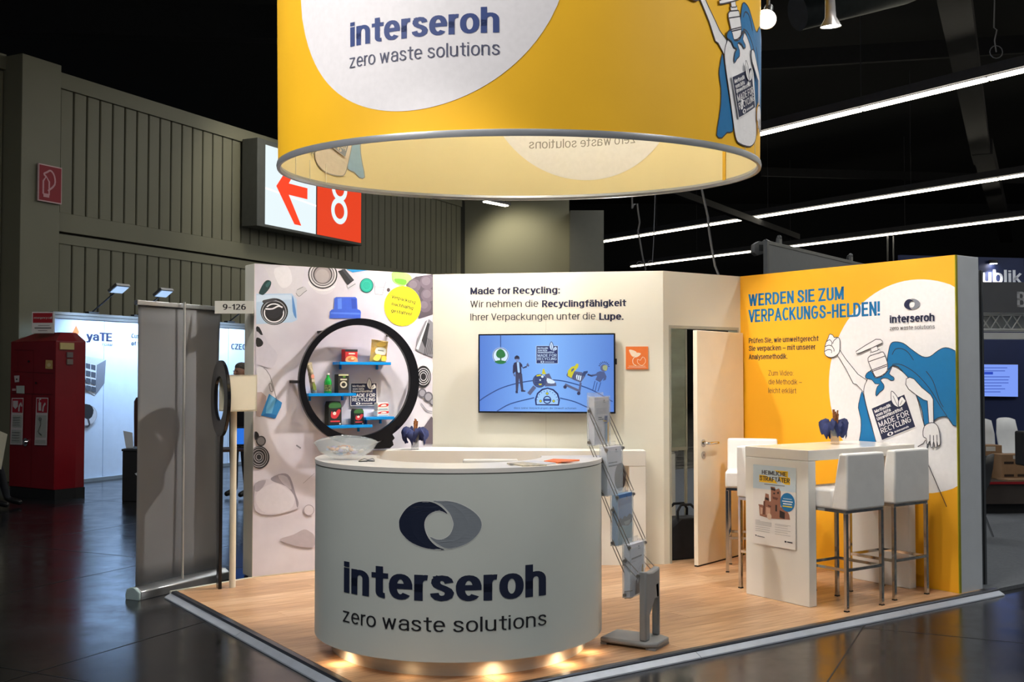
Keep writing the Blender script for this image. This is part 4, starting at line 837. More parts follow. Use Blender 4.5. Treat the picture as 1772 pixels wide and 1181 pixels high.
def hero(P, B=None, Wt=None, L_=None, N_=None, lw=.006):
    B = B or K((8, 112, 172)); Wt = Wt or K((236, 236, 240)); L_ = L_ or K((48, 48, 62))
    h = lambda *a: [hz(a[i], a[i+1]) for i in range(0, len(a), 2)]
    def shape(pts, mat, sm=4, line=True):
        q = smooth_loop(pts, True, sm) if sm else pts; P.poly(q, mat, st=True)
        if line: P.line(q, lw, L_, st=True, closed=True)
    ln = lambda pts, sm=4: P.line(smooth_loop(pts, False, sm) if sm else pts, lw, L_, st=True)
    shape(h(305,435, 290,490, 282,540, 298,610, 298,690, 285,765, 270,850, 310,860, 350,830, 400,820, 395,755, 350,600, 320,480), B, 2)
    shape(h(465,320, 465,250, 475,180, 490,130, 520,118, 570,128, 620,165, 690,212, 740,212, 790,175, 840,155, 905,176, 1000,230, 1080,400, 1010,640, 905,655, 880,640, 850,598, 800,600, 765,622, 735,645, 705,650, 690,560, 650,455, 560,300, 500,270), B, 3)
    ln(h(500,262, 560,265, 650,320, 740,420, 800,520, 850,595)); ln(h(498,200, 520,165, 560,162, 600,185, 635,235)); ln(h(715,305, 760,370, 800,490, 825,535))
    shape(h(165,172, 200,225, 240,275, 280,325, 335,362, 318,440, 270,390, 250,385, 205,295, 150,205), Wt, 0)
    shape(h(362,300, 340,360, 322,400, 318,450, 335,530, 365,640, 395,755, 425,850, 470,880, 600,885, 690,850, 722,800, 712,690, 690,600, 665,500, 640,430, 610,360, 560,305, 500,275, 460,300), Wt, 3)
    shape(h(345,240, 350,215, 370,203, 430,183, 448,193, 468,250, 470,285, 455,318, 400,345, 378,315), Wt, 2); ln(h(350,245, 455,208), 0); ln(h(366,300, 470,260), 0); ln(h(370,308, 472,270), 0)
    shape(h(358,185, 365,205, 425,185, 418,165), Wt, 0); shape(h(360,158, 368,186, 410,172, 400,142), Wt, 0)
    shape(h(268,180, 272,195, 300,186, 380,152, 436,126, 438,115, 425,103, 395,102, 330,140), Wt, 0)
    shape(h(335,322, 365,305, 385,340, 400,350, 440,335, 470,305, 500,275, 480,322, 510,345, 510,362, 490,365, 470,352, 440,350, 425,365, 445,390, 445,420, 420,440, 398,465, 395,440, 405,405, 420,388, 390,385, 370,360, 330,350), B, 2)
    shape(h(100,70, 120,75, 130,90, 155,90, 165,110, 165,165, 155,195, 120,217, 85,212, 68,190, 70,150, 78,120, 90,95), Wt, 3)
    ln(h(78,118, 100,105, 115,122, 112,140)); ln(h(68,150, 95,140, 118,146)); ln(h(68,180, 90,168, 112,172, 112,190)); ln(h(120,130, 128,110, 150,92)); ln(h(116,146, 128,165, 128,180))
    shape(h(590,355, 612,345, 640,355, 690,410, 745,455, 762,485, 765,635, 735,638, 725,495, 700,488, 650,455, 605,420, 587,390), Wt, 0)
    shape(h(735,638, 765,635, 790,655, 803,700, 808,760, 802,780, 792,780, 786,748, 786,785, 775,793, 764,750, 760,788, 748,790, 742,748, 730,772, 720,765, 718,735, 700,725, 697,690, 708,655), Wt, 2)
    ln(h(786,712, 787,748)); ln(h(764,715, 765,750)); ln(h(742,712, 742,748))
    o, x, y = hz(370, 545), hz(578, 455), hz(436, 745)
    sticker(P, o, (x[0]-o[0], x[1]-o[1]), (y[0]-o[0], y[1]-o[1]), N_, Wt)
P = Print(YS, .008, .00012); hero(P)
P.line([hz(715, 745), hz(700, 768), hz(665, 788)], .006, INK, st=True); P.line([hz(705, 840), hz(850, 1172)], .006, INK, st=True)
P.build('bottle_illustration')
# ------------------------------------------------------------------ sideboard
sb = thing('sideboard', 'long white wall table with thick top behind the curved counter', 'table', (-1.17, 9.10, 0), math.atan2(-.06, 2.29))
m = MB(); m.prism([(0, 0), (2.29, 0), (2.29, .17), (.47, .42), (.06, .16)], .845, .975); m.build('table_top', white_lac, sb, bevel=.004, seg=1)
m = MB(); m.box(2.15, 2.29, .002, .17, 0, .845); m.build('side_panel', white_lac, sb, bevel=.004, seg=1)
m = MB(); m.box(1.0, 2.15, .12, .16, 0, .845); m.build('back_panel', white_lac, sb)
# ------------------------------------------------------------------ napkin glasses
glass = M('clear_glass', (245, 248, 250), .03, trans=1, ior=1.45, var=0)
nap = M('navy_napkin', (34, 46, 96), .75, var=.2, scale=30)
stickm = M('bread_stick', (176, 110, 58), .7, var=.3, scale=60)
def vase(loc, rz, label, seed):
    rnd = random.Random(seed)
    t = thing('napkin_glass', label, 'glass', loc, rz, 'glasses with blue napkins and bread sticks')
    m = MB(); m.lathe([(0, 0), (.032, 0), (.036, .15), (.033, .15), (.029, .02), (0, .02)], n=28); m.build('glass', M('bowl_glass', (232, 240, 246), .04, alpha=.28, ior=1.5, var=0, spec=1.0), t, smooth=True)
    m = MB()
    N = 64; R0 = []
    for j in range(9):
        rr = [.018, .024, .03, .045, .07, .088, .1, .098, .088][j]; zz = [.06, .10, .145, .172, .175, .158, .13, .10, .085][j]
        R0.append([(rr*(1+.25*math.sin(4*a+seed)*(j/8)+.1*math.sin(9*a+j))*math.cos(a), rr*(1+.22*math.cos(3*a+seed*2)*(j/8))*math.sin(a), zz+(.035*math.sin(4*a+seed)+.018*math.sin(11*a+j*.7))*(j/8)) for a in [2*math.pi*k/N for k in range(N)]])
    vs = [p for r in R0 for p in r]; fs = [(i*N+k, i*N+(k+1) % N, (i+1)*N+(k+1) % N, (i+1)*N+k) for i in range(8) for k in range(N)]
    m.add(vs, fs); m.build('napkin', nap, t, smooth=True)
    for k in range(6):
        a = rnd.uniform(0, 6.28); r = rnd.uniform(.004, .014); h = rnd.uniform(.225, .265); m = MB(); m.tube([(r*math.cos(a), r*math.sin(a), .06), (r*1.3*math.cos(a), r*1.3*math.sin(a), .16), (r*1.9*math.cos(a), r*1.9*math.sin(a), h)], .0062, 7); m.build('bread_stick', stickm, t, smooth=True)
p = at(718, 771, 9.16); vase((p.x, p.y, .975), .4, 'glass with blue napkin and bread sticks standing on the white sideboard', 1)
# ------------------------------------------------------------------ curved counter
CC = Vector((-.32, 6.57, 0)); CR = .86; CZ0, CZ1 = .097, 1.113
ct = thing('curved_counter', 'large half round white reception counter with dark blue logo lettering', 'counter', CC, math.radians(-1.5))
A0 = math.radians(-180-8); A1 = math.radians(8)
def ring_seg(ri, ro, z0, z1, n=72, a0=A0, a1=A1): 
    m = MB(); P_ = [(ro, z0), (ro, z1), (ri, z1), (ri, z0)]; vs = []
    for k in range(n+1):
        a = a0+(a1-a0)*k/n; vs += [(r*math.cos(a), r*math.sin(a), z) for r, z in P_]
    fs = [(4*k+j, 4*(k+1)+j, 4*(k+1)+(j+1) % 4, 4*k+(j+1) % 4) for k in range(n) for j in range(4)]+[(0, 1, 2, 3), (4*n+3, 4*n+2, 4*n+1, 4*n)]
    m.add(vs, fs); return m
ring_seg(CR-.03, CR, CZ0, CZ1-.031).build('front_panel', counter_skin, ct, smooth=True)
ring_seg(CR-.035, CR-.006, CZ1-.031, CZ1-.024).build('groove', M('groove_grey', (150, 152, 150), .5, var=.02), ct, smooth=True)
m = ring_seg(CR-.36, CR+.003, CZ1-.024, CZ1); m.build('counter_top', M('counter_top_white', (238, 234, 230), .3, var=.01), ct, smooth=True)
ring_seg(CR-.3, CR-.03, CZ0+.002, CZ0+.03).build('underside', white_lac, ct, smooth=True)
ring_seg(CR-.32, CR-.3, CZ0, CZ1-.05).build('inner_panel', white_lac, ct, smooth=True)
ring_seg(CR-.16, CR-.1, 0, CZ0+.002).build('plinth', M('plinth_steel', (226, 224, 216), .35, .1, var=.03, stretch=(1, 1, 10)), ct, smooth=True)
lamp_e = M('warm_bulb', (255, 214, 150), emit=4)
for a in (-139, -105, -72, -40, -18):
    t = math.radians(a); x, y = (CR-.036)*math.cos(t), (CR-.036)*math.sin(t)
    m = MB(); m.lathe([(0, 0), (.012, 0)], (x, y, CZ0+.0015), 14); m.build('downlight', lamp_e, ct)
    q = RM(ct) @ Vector((x, y, CZ0-.004)); pw_ = {-139: 1.0, -105: .12, -72: .9, -40: 1.1, -18: .6}[a]
    lamp('SPOT', q, q-Vector((0, 0, 1)), pw_*2.6, (1, .74, .44), .02, 150, 1.0, name='plinth_light')
S = Cyl(ct, CR); P = Print(S, .0012, .0002)
zc = lambda x, y: (500+x/2.678, 740+y/2.678)
a, b = S.px(*zc(702, 453)), S.px(*zc(511, 453)); c_ = S.px(*zc(702, 340)); d_ = S.px(*zc(702, 568))
hw_ = (S.px(*zc(893, 453))[0]-b[0])/2; cxx = (S.px(*zc(893, 453))[0]+b[0])/2
emblem(P, (cxx, (c_[1]+d_[1])/2), hw_, K((24, 34, 60)), K((132, 140, 150)), Y=(0, (c_[1]-d_[1])/(230/191*hw_)), rim=True)
P.off += .0004; P.nxt('emblem_print')
def ctext(P, t, xa, ya, xb, yb, cap, mat, bold):
    A = S.px(*zc(xa, ya)); B = S.px(*zc(xb, yb)); Hh = S.px(*zc(xa, ya-cap)); P.text_aff(t, (A[0], (A[1]+B[1])/2), (B[0]-A[0], 0), (0, Hh[1]-A[1]), mat, bold)
ctext(P, 'interseroh', 256, 764, 1190, 776, 147, K((24, 34, 62)), 1.4); P.nxt('lettering')
ctext(P, 'zero waste solutions', 252, 897, 1190, 918, 66, K((24, 26, 34)), 0)
P.build('lettering')
# stool behind the counter, bowl, small things on top
# ------------------------------------------------------------------ bar stools
leather = M('white_leather', (228, 228, 228), .45, var=.02, scale=12, bump=.04)
def stool(loc, rz, label):
    t = thing('bar_stool', label, 'stool', loc, rz, 'white bar stools with chrome frames')
    h0, h1, hb = .685, .82, 1.07
    m = MB(); m.box(-.205, .205, -.09, .21, h0, h1); m.build('seat', leather, t, bevel=.018, smooth=True, seg=3)
    m = MB(); m.add([(-.205, -.215, h0), (.205, -.215, h0), (.205, -.075, h0), (-.205, -.075, h0), (-.205, -.215, hb), (.205, -.215, hb), (.205, -.145, hb), (-.205, -.145, hb)], [(0, 3, 2, 1), (4, 5, 6, 7), (0, 1, 5, 4), (1, 2, 6, 5), (2, 3, 7, 6), (3, 0, 4, 7)]); m.build('backrest', leather, t, bevel=.014, smooth=True, seg=3)
    m = MB(); m.box(-.2, .2, -.2, -.178, h0-.02, h0); m.box(-.2, .2, .178, .2, h0-.02, h0); m.box(-.2, -.178, -.178, .178, h0-.02, h0); m.box(.178, .2, -.178, .178, h0-.02, h0); m.build('seat_frame', chrome, t)
    for sx in (-1, 1):
        for sy in (-1, 1):
            m = MB(); m.box(sx*.19-.0125, sx*.19+.0125, sy*.19-.0125, sy*.19+.0125, .008, h0-.02); l = m.build('leg', chrome, t, bevel=.002, seg=1)
            m = MB(); m.box(sx*.19-.014, sx*.19+.014, sy*.19-.014, sy*.19+.014, 0, .008); m.build('foot', black, l)
    m = MB(); m.box(-.178, .178, -.2, -.18, .27, .29); m.box(-.178, .178, .18, .2, .27, .29); m.box(-.2, -.18, -.178, .178, .27, .29); m.box(.18, .2, -.178, .178, .27, .29); m.build('footrest', chrome, t)
    return t
T0 = Vector((2.056, 7.506, 0))
def tp(u, v): return T0+U*u+V*v
# corrected from measured leg feet (outer corners of the legs)
st0 = stool(Vector((2.27, 7.366, 0))+U*.19+V*.19, YAW, 'nearest white bar stool, its back to the camera, left of its twin')
dup(st0, Vector((2.73, 7.748, 0))+U*.19+V*.19, YAW, 'white bar stool with its back to the camera, beside the yellow wall edge')
dup(st0, tp(.31, .56), YAW+math.pi, 'white bar stool behind the poster end panel, facing the camera across the table')
dup(st0, Vector((1.99, 8.98, 0)), math.pi-.26, 'farthest white bar stool, seat peeking out left of the poster panel by the door')
dup(st0, Vector((-.15, 7.62, 0)), math.pi+.03, 'white bar stool behind the curved counter, only its back top showing').scale = (.97, 1, .935)
# ------------------------------------------------------------------ bar table
bt = thing('bar_table', 'white high table with thick slab ends in front of the yellow wall', 'table', T0, YAW)
tl, tw_, tz = 1.215, .585, 1.083
m = MB(); m.box(0, tl, 0, tw_, tz-.075, tz); m.build('table_top', M('table_white', (236, 232, 224), .16, var=.01, coat=.3), bt, bevel=.003, seg=1)
for x in (0, tl-.078):
    m = MB(); m.box(x, x+.078, 0, tw_, 0, tz-.0765); m.build('end_panel', white_lac, bt, bevel=.003, seg=1)
p = ground(1445, 769, tz); vase((p.x, p.y, tz), 1.9, 'glass with dark blue napkin and bread sticks standing on the high table', 5)
# poster on the end panel: faces -U, i.e. local frame with x = -V
ps = thing('poster', 'white poster with yellow headline and cardboard castle picture on the table end', 'poster', T0+V*tw_, YAW-math.pi/2)
S = Plane(ps, 0); q = [S.px(1303.8, 804), S.px(1377.8, 810.5), S.px(1379.8, 951.5), S.px(1310, 941.5)]
print('poster', q)
x0, x1 = q[0][0], q[1][0]; z1 = (q[0][1]+q[1][1])/2; z0 = (q[2][1]+q[3][1])/2
m = MB()
N = 10; vs = []
for i in range(N+1):
    z = z0+(z1-z0)*i/N; k = .012*(1-i/N); vs += [(x0+.004*(1-i/N), -.0015-k, z), (x1+.002*(1-i/N), -.0015-k*1.4, z), (x1+.002*(1-i/N), -.0008-k*1.4, z), (x0+.004*(1-i/N), -.0008-k, z)]
m.add(vs, [(4*i+j, 4*i+(j+1) % 4, 4*(i+1)+(j+1) % 4, 4*(i+1)+j) for i in range(N) for j in range(4)]); m.build('sheet', M('poster_paper', (228, 226, 224), .4, var=.01), ps)
class PosterS(Plane):
    def map(s, a, b, off):
        k = .012*max(0, 1-(b-z0)/(z1-z0)); return (a, -.0015-k*(1+.4*(a-x0)/(x1-x0))-off, b)
P = Print(PosterS(ps, -.0015), .0006, .00012)
w_, h_ = x1-x0, z1-z0; g = lambda x, y: (x0+w_*x, z1-h_*y)        # x,y = fractions from the top left
G = lambda *a: [g(a[i], a[i+1]) for i in range(0, len(a), 2)]
P.poly(G(0,0, 1,0, 1,.3, 0,.3), M('poster_sky', (176, 202, 222), .5, var=.2, col2=(206, 220, 230), scale=3), st=True)
yy = K((244, 200, 40)); P.poly(G(.19,.05, .82,.05, .82,.125, .19,.125), yy, st=True); P.poly(G(.15,.125, .87,.125, .87,.215, .15,.215), yy, st=True)
P.text_aff('HEIMLICHE', g(.21, .115), (w_*.58, 0), (0, h_*.053), INK, 1); P.text_aff('STRAFTÄTER', g(.16, .195), (w_*.70, 0), (0, h_*.058), INK, 1)
P.line(G(.27,.235, .75,.235), .005, K((110, 120, 130)), st=True)
br = K((150, 104, 86)); bd = K((104, 66, 54)); bl = K((196, 160, 140)); dkk = K((50, 40, 38))
P.poly(G(.17,.64, .15,.52, .13,.50, .24,.50, .26,.52, .29,.40, .30,.35, .38,.36, .40,.45, .43,.44, .43,.30, .42,.26, .52,.26, .54,.29, .62,.27, .66,.31, .66,.50, .70,.50, .80,.53, .86,.58, .88,.64, .40,.66), br, st=True)
P.poly(G(.30,.40, .38,.41, .38,.44, .30,.43), dkk, st=True); P.poly(G(.43,.27, .54,.28, .53,.31, .43,.30), dkk, st=True); P.poly(G(.47,.38, .60,.39, .58,.42, .48,.41), bd, st=True); P.poly(G(.36,.49, .44,.50, .43,.52, .36,.51), bd, st=True)
P.poly(G(.54,.48, .58,.48, .58,.56, .54,.56), dkk, st=True); P.poly(G(.64,.54, .76,.56, .76,.64, .64,.63), dkk, st=True); P.poly(G(.18,.53, .24,.54, .23,.62, .19,.62), bl, st=True); P.poly(G(.32,.52, .42,.53, .42,.62, .32,.62), bl, st=True); P.poly(G(.26,.45, .30,.45, .29,.62, .25,.62), bd, st=True)
P.poly(G(.49,.33, .53,.33, .53,.35, .49,.35), dkk, st=True); P.poly(G(.58,.32, .62,.31, .62,.34, .58,.34), dkk, st=True)
P.disc(g(.40, .635), w_*.055, K((214, 190, 170)), st=True)
P.disc(g(.82, .43), w_*.165, K((24, 116, 176)), st=True)
for i, (ww, hh, cc_) in enumerate(((.2, .008, (190, 214, 232)), (.24, .012, (236, 240, 244)), (.2, .012, (236, 240, 244)), (.22, .014, (240, 210, 60)))): P.poly(G(.82-ww/2,.385+i*.03, .82+ww/2,.385+i*.03, .82+ww/2,.385+i*.03+hh, .82-ww/2,.385+i*.03+hh), K(cc_), st=True)
tg = K((150, 150, 154))
for i in range(8): P.line(G(.07,.70+i*.014+(i > 4)*.012*(i-4), (.18 if i == 0 else .46 if i < 5 else .42),.70+i*.014+(i > 4)*.012*(i-4)), .0022, tg, st=True)
for i in range(6): P.line(G(.54,.715+i*.012+(i > 1)*.016*(i-1), (.9 if i in (0, 3, 5) else .84),.715+i*.012+(i > 1)*.016*(i-1)), .0022, tg, st=True)
P.line(G(.12,.90, .3,.905), .006, K((110, 114, 120)), st=True); P.poly(G(.07,.885, .11,.89, .09,.91), INK, st=True); P.poly(G(.77,.905, .81,.905, .81,.925, .77,.925), INK, st=True); P.line(G(.83,.915, .95,.917), .007, INK, st=True)
P.build('poster_print')
# ------------------------------------------------------------------ things on the curved counter
p = at(600, 797, 6.36); bw = thing('glass_bowl', 'clear glass bowl of wrapped sweets at the left end of the counter', 'bowl', (p.x, 6.33, CZ1), .2)
m = MB(); RB = .165
vs = []; N = 72
prof = [(.0, .004), (.05, 0), (.07, .004), (.11, .025), (.15, .055), (RB+.0, .09), (RB+.012, .094), (RB+.004, .082), (.145, .044), (.105, .02), (.0, .014)]
for r, z in prof:
    for k in range(N):
        a = 2*math.pi*k/N; q_ = (r/RB)**2; pt = 1+.0*q_; vs.append((r*1.06*math.copysign(abs(math.cos(a))**1.15, math.cos(a)), r*.8*math.sin(a)*(1-.25*q_*abs(math.cos(a))), z*1.22*(1+.28*q_*(abs(math.sin(a))**1.2-.45))+.0012*math.sin(24*a)*q_))
m.add(vs, [(i*N+k, i*N+(k+1) % N, (i+1)*N+(k+1) % N, (i+1)*N+k) for i in range(len(prof)-1) for k in range(N)])
m.build('bowl', M('bowl_glass', (232, 240, 246), .04, alpha=.28, ior=1.5, var=0, spec=1.0), bw, smooth=True)
rnd = random.Random(3)
sw = [M('sweet_'+n, c, .25, var=.1) for n, c in (('orange', (226, 150, 90)), ('cream', (232, 220, 205)), ('peach', (230, 176, 130)), ('blue', (120, 160, 214)), ('white', (236, 236, 240)), ('lilac', (190, 180, 214)))]
for k in range(26):
    a = rnd.uniform(0, 6.28); r = .095*math.sqrt(rnd.random()); z = CZ1+.03+rnd.uniform(0, .035)+.12*r
    m = MB(); m.ball((0, 0, 0), (.020, .013, .011), 10); T = None
    for s in (-1, 1): m.add([(s*.018, 0, 0), (s*.032, -.010, .004), (s*.034, 0, -.003), (s*.032, .010, .004)], [(0, 1, 2), (0, 2, 3)])
    o = m.build('wrapped_sweet', sw[k % 6], smooth=True); o.location = (bw.location.x+r*math.cos(a), bw.location.y+.7*r*math.sin(a), z); o.rotation_euler = (rnd.uniform(-.5, .5), rnd.uniform(-.4, .4), rnd.uniform(0, 6))
    tag(o, '%s foil wrapped sweet lying in the glass bowl on the counter' % list(('orange', 'cream', 'peach', 'blue', 'white', 'lilac'))[k % 6], 'sweet', 'wrapped sweets in the glass bowl')
for i, (px_, py_, rz) in enumerate(((628, 799.5, .4), (641, 799, -.5))):
    p = ground(px_, py_, CZ1); o = thing('metal_clip', ('small dark metal clip nearer the glass bowl' if i == 0 else 'small dark metal clip to the right of the other clip on the counter'), 'clip', (p.x, p.y, CZ1), rz)
    m = MB(); m.box(-.025, .025, -.01, .01, 0, .006); m.build('plate', M('clip_grey', (70, 72, 76), .3, .7, var=.1), o, bevel=.002); m = MB(); m.tube([(-.02, 0, .008), (.01, .006, .016), (.03, 0, .01)], .002, 6); m.build('lever', chrome, o, smooth=True)
def leaf(name, label, cat, pts, mat, prt=None, z=CZ1, th=.004, group=None):
    c = ground(sum(a for a, b in pts)/len(pts), sum(b for a, b in pts)/len(pts), z); t = thing(name, label, cat, (c.x, c.y, z), 0, group)
    q = [ground(a, b, z) for a, b in pts]; m = MB(); m.prism([(v.x-c.x, v.y-c.y) for v in q], .0003, th); m.build('sheet', mat, t); 
    if prt:
        for k, (pp, mt) in enumerate(prt):
            qq = [ground(a, b, z+th) for a, b in pp]; m = MB(); m.prism([(v.x-c.x, v.y-c.y) for v in qq], th+.0002*(k+1), th+.0002*(k+1)+.0002); m.build('print_area', mt, t)
    return t
leaf('brochure', 'cream brochure lying on the right half of the counter top', 'brochure', [(877, 803.5), (912, 800.5), (946, 806.5), (906, 808)], M('brochure_cream', (214, 200, 170), .4, var=.5, col2=(150, 150, 140), scale=30), [([(877, 803.5), (884, 803), (890, 804), (884, 804.8)], K((44, 44, 50)))], th=.006)
leaf('flyer', 'white leaflet lying between the cream brochure and the orange leaflet', 'leaflet', [(905, 801.5), (925, 799.2), (962, 803.5), (945, 806)], M('flyer_white', (232, 232, 236), .35, var=.2, col2=(200, 200, 214), scale=20), th=.007)
leaf('orange_leaflet', 'orange leaflet with rounded print at the right end of the counter', 'leaflet', [(941, 800.5), (958, 796.6), (1003, 798.2), (966, 802.8)], K((236, 120, 60)), [([(970, 799.6), (985, 798.2), (1002, 798.6), (975, 800.6)], K((170, 82, 44)))], th=.008)
# ------------------------------------------------------------------ brochure stand
bs_ = thing('brochure_stand', 'grey zigzag brochure stand with acrylic pockets leaning beside the counter', 'stand', (.80, 6.47, 0), math.radians(60))
gs = M('stand_grey', (138, 140, 142), .45, var=.03); ac = M('acrylic', (226, 234, 240), .05, alpha=.22, ior=1.45, var=0); rod = M('rod_steel', (120, 116, 112), .35, .5, var=.03)
m = MB(); m.prism([(-.09, -.11), (.09, -.11), (.125, -.05), (.125, .04), (.12, .25), (-.12, .25), (-.125, .04), (-.125, -.05)], .012, .045); m.build('base_plate', gs, bs_, bevel=.012, smooth=True)
m = MB()
for y0, y1 in ((-.1, -.04), (.21, .25)): m.box(-.11, .11, y0, y1, 0, .013)
m.build('base_foot', gs, bs_)
m = MB(); m.prism([(-.11, .045), (-.045, .045), (-.045, .19), (.03, .27), (.08, .27), (.08, .045), (.11, .045), (.11, .455), (.07, .445), (0, .438), (-.07, .445), (-.11, .455)], -.0, .045, axis='y'); m.build('post', gs, bs_, bevel=.01, smooth=True)
bro = [('blue and white city brochure', (74, 120, 170), 1)]
PK = [(.075, .288, .63), (.152, .588, .92), (.222, .88, 1.20), (.305, 1.18, 1.50)]
brl = [('sheaf of white leaflets in the lowest pocket of the brochure stand', (206, 208, 220), 'people'), ('sheaf of blue brochures in the second pocket from the bottom', (120, 160, 200), 'blue'), ('sheaf of white leaflets with a dark oval photo in the third pocket from the bottom', (206, 206, 216), 'oval'), ('sheaf of text leaflets in the top pocket of the brochure stand', (208, 206, 216), 'text')]
for k, (L, z0_, z1_) in enumerate(PK):
    ww = .113; d0, d1 = L-.022, L+.03
    m = MB()
    m.box(-ww, ww, d1-.003, d1, z0_, z1_); m.box(-ww, ww, d0, d0+.003, z0_, z1_-.05); m.box(-ww, -ww+.003, d0, d1, z0_, z1_-.02); m.box(ww-.003, ww, d0, d1, z0_, z1_-.02); m.box(-ww, ww, d0, d1, z0_, z0_+.003); m.build('pocket', ac, bs_)
    lb, col, kind = brl[k]
    b_ = thing('leaflet_stack', lb, 'brochures', bs_.location+Matrix.Rotation(math.radians(60), 3, 'Z') @ Vector((0, 0, z0_+.004)), math.radians(60), 'leaflet sheaves in the brochure stand')
    hh = (z1_-z0_)*.90; m = MB(); m.box(-.103, .103, d0+.006, d1-.008, 0, hh); m.build('sheets', M('paper_'+kind, col, .45, var=.02), b_)
    S = Plane(b_, d0+.006); P = Print(S, .0006, .0002); g = lambda x, y: (-.103+.206*x, hh*(1-y)); G = lambda *a: [g(a[i], a[i+1]) for i in range(0, len(a), 2)]
    if kind == 'blue':
        P.poly(G(0,0, 1,0, 1,.48, 0,.52), K((86, 130, 184)), st=True); P.poly(G(0,0, 1,0, 1,.2, 0,.24), K((66, 108, 166)), st=True); P.poly(G(.0,.52, .15,.46, .3,.50, .45,.44, .6,.48, .8,.42, 1,.46, 1,.6, .7,.66, .3,.62, 0,.66), K((40, 52, 66)), st=True); P.poly(G(0,.66, .3,.62, .7,.66, 1,.6, 1,1, 0,1), K((110, 146, 160)), st=True); P.poly(G(.4,.56, .9,.54, .8,.64, .5,.63), K((120, 130, 136)), st=True)
    if kind == 'oval': P.disc(g(.92, .66), .085, K((60, 46, 44)), st=True, ry=.085); P.poly(G(.1,.32, .7,.32, .7,.34, .1,.34), INK, st=True); P.poly(G(.1,.38, .8,.38, .8,.41, .1,.41), INK, st=True)
    if kind == 'people':
        P.poly(G(.1,.26, .85,.25, .85,.28, .1,.29), INK, st=True); P.poly(G(.1,.33, .4,.33, .4,.34, .1,.34), K((150, 150, 160)), st=True); P.poly(G(.35,.98, .4,.72, .5,.68, .55,.8, .65,.6, .72,.62, .75,.85, .85,.5, .95,.46, 1,.98), K((78, 62, 70)), st=True); P.poly(G(.8,.62, .85,.45, .93,.44, .95,.62), K((170, 140, 70)), st=True); P.line(G(.2,.4, .45,.6, .75,.45), .003, K((140, 150, 180)), st=True)
    if kind == 'text':
        for i in range(6): P.line(G(.12,.24+i*.022, .85,.24+i*.022), .002, K((140, 140, 150)), st=True)
        P.poly(G(.25,.42, .5,.42, .5,.44, .25,.44), INK, st=True); P.poly(G(.25,.46, .6,.46, .6,.48, .25,.48), INK, st=True)
        for i in range(8): P.line(G(.15,.64+i*.025, .5,.64+i*.025), .002, K((150, 150, 160)), st=True)
        P.poly(G(.66,.40, .86,.40, .86,.56, .66,.56), K((90, 100, 150)), st=True); P.disc(g(.76, .47), .014, K((40, 40, 60)), st=True, r0=.7); P.poly(G(.7,.58, .82,.58, .84,1, .72,1), K((140, 170, 200)), st=True); P.poly(G(.86,.54, .96,.54, .96,1, .86,1), K((226, 190, 120)), st=True); P.line(G(.55,.5, .8,.52), .008, K((200, 170, 90)), st=True)
    P.disc(g(.62, .07), .006, INK, st=True); P.poly(G(.55,.105, .72,.105, .72,.12, .55,.12), K((110, 112, 130)), st=True)
    P.build('leaflet_print')
pts = [(.0, .43)]+[(L, z0_) for L, z0_, z1_ in PK]
for sx in (-1, 1):
    x = sx*.12
    for k, (L, z0_, z1_) in enumerate(PK):
        yl, zl, zb2 = (.0, .44, .30) if k == 0 else (PK[k-1][0]-.02, PK[k-1][2]-.03, PK[k-1][2]-.19)
        for dz in (0, .04):
            for p_, q_ in (((x, L+.01, (z0_+z1_)/2+.03+dz), (x, yl, zl-.03+dz)), ((x, L+.012, z0_+.0+dz), (x, yl+.035, zb2+dz))):
                m = MB(); m.tube([p_, q_], .0028, 6); m.build('link_rod', rod, bs_, smooth=True)
        for (y, z) in ((L+.01, (z0_+z1_)/2+.05), (yl, zl-.012), (L+.012, z0_+.02)): m = MB(); m.tube([(x-sx*.004, y, z), (x+sx*.006, y, z)], .010, 10); m.build('pivot', rod, bs_, smooth=True)
# ------------------------------------------------------------------ yellow fabric drum
DR = 1.5; DC = at(897.5, 285, 6.84)
zn = 1.607+416.5*5.34/1866; zf = 1.607+303.5*8.34/1866
tilt = math.atan((zf-zn)/3.0)
dm = thing('fabric_drum', 'giant hanging round yellow fabric banner with white disc and lettering', 'hanging banner', (DC.x, 6.84, (zn+zf)/2)); dm.rotation_euler = (tilt, 0, 0)
DH = 1.95
dy = M('drum_yellow', (250, 192, 26), .6, var=.04, scale=1.2); din = M('drum_lining', (232, 218, 170), .7, var=.03, scale=1)
def shell(r, name, mat, flip=False):
    m = MB(); m.lathe([(r, .035), (r, DH)], n=160); m.build(name, mat, dm, smooth=True)
shell(DR, 'fabric', dy); shell(DR-.012, 'lining', din)
m = MB(); m.lathe([(DR-.012, .002), (DR+.006, .0), (DR+.010, .018), (DR+.006, .036), (DR-.012, .036), (DR-.02, .018), (DR-.012, .002)], n=160); m.build('rim_profile', M('rim_grey', (150, 154, 160), .35, .4, var=.03), dm, smooth=True)
m = MB(); m.lathe([(DR-.03, DH-.04), (DR+.006, DH-.04), (DR+.006, DH), (DR-.03, DH), (DR-.03, DH-.04)], n=160); m.build('top_rim', M('rim_grey'), dm, smooth=True)
m = MB()
for k in range(3):
    a = math.pi/2+k*2*math.pi/3; m.tube([(DR*math.cos(a), DR*math.sin(a), DH-.02), (DR*math.cos(a), DR*math.sin(a), 8.0)], .004, 5)
m.build('hanging_wire', cab, dm)
il = thing('drum_fill', 'added fill lamp with white globe, unseen inside the yellow drum above the frame', 'lamp', (DC.x, 6.84, 4.55))  # unseen lamp added to brighten the inner far wall of the drum
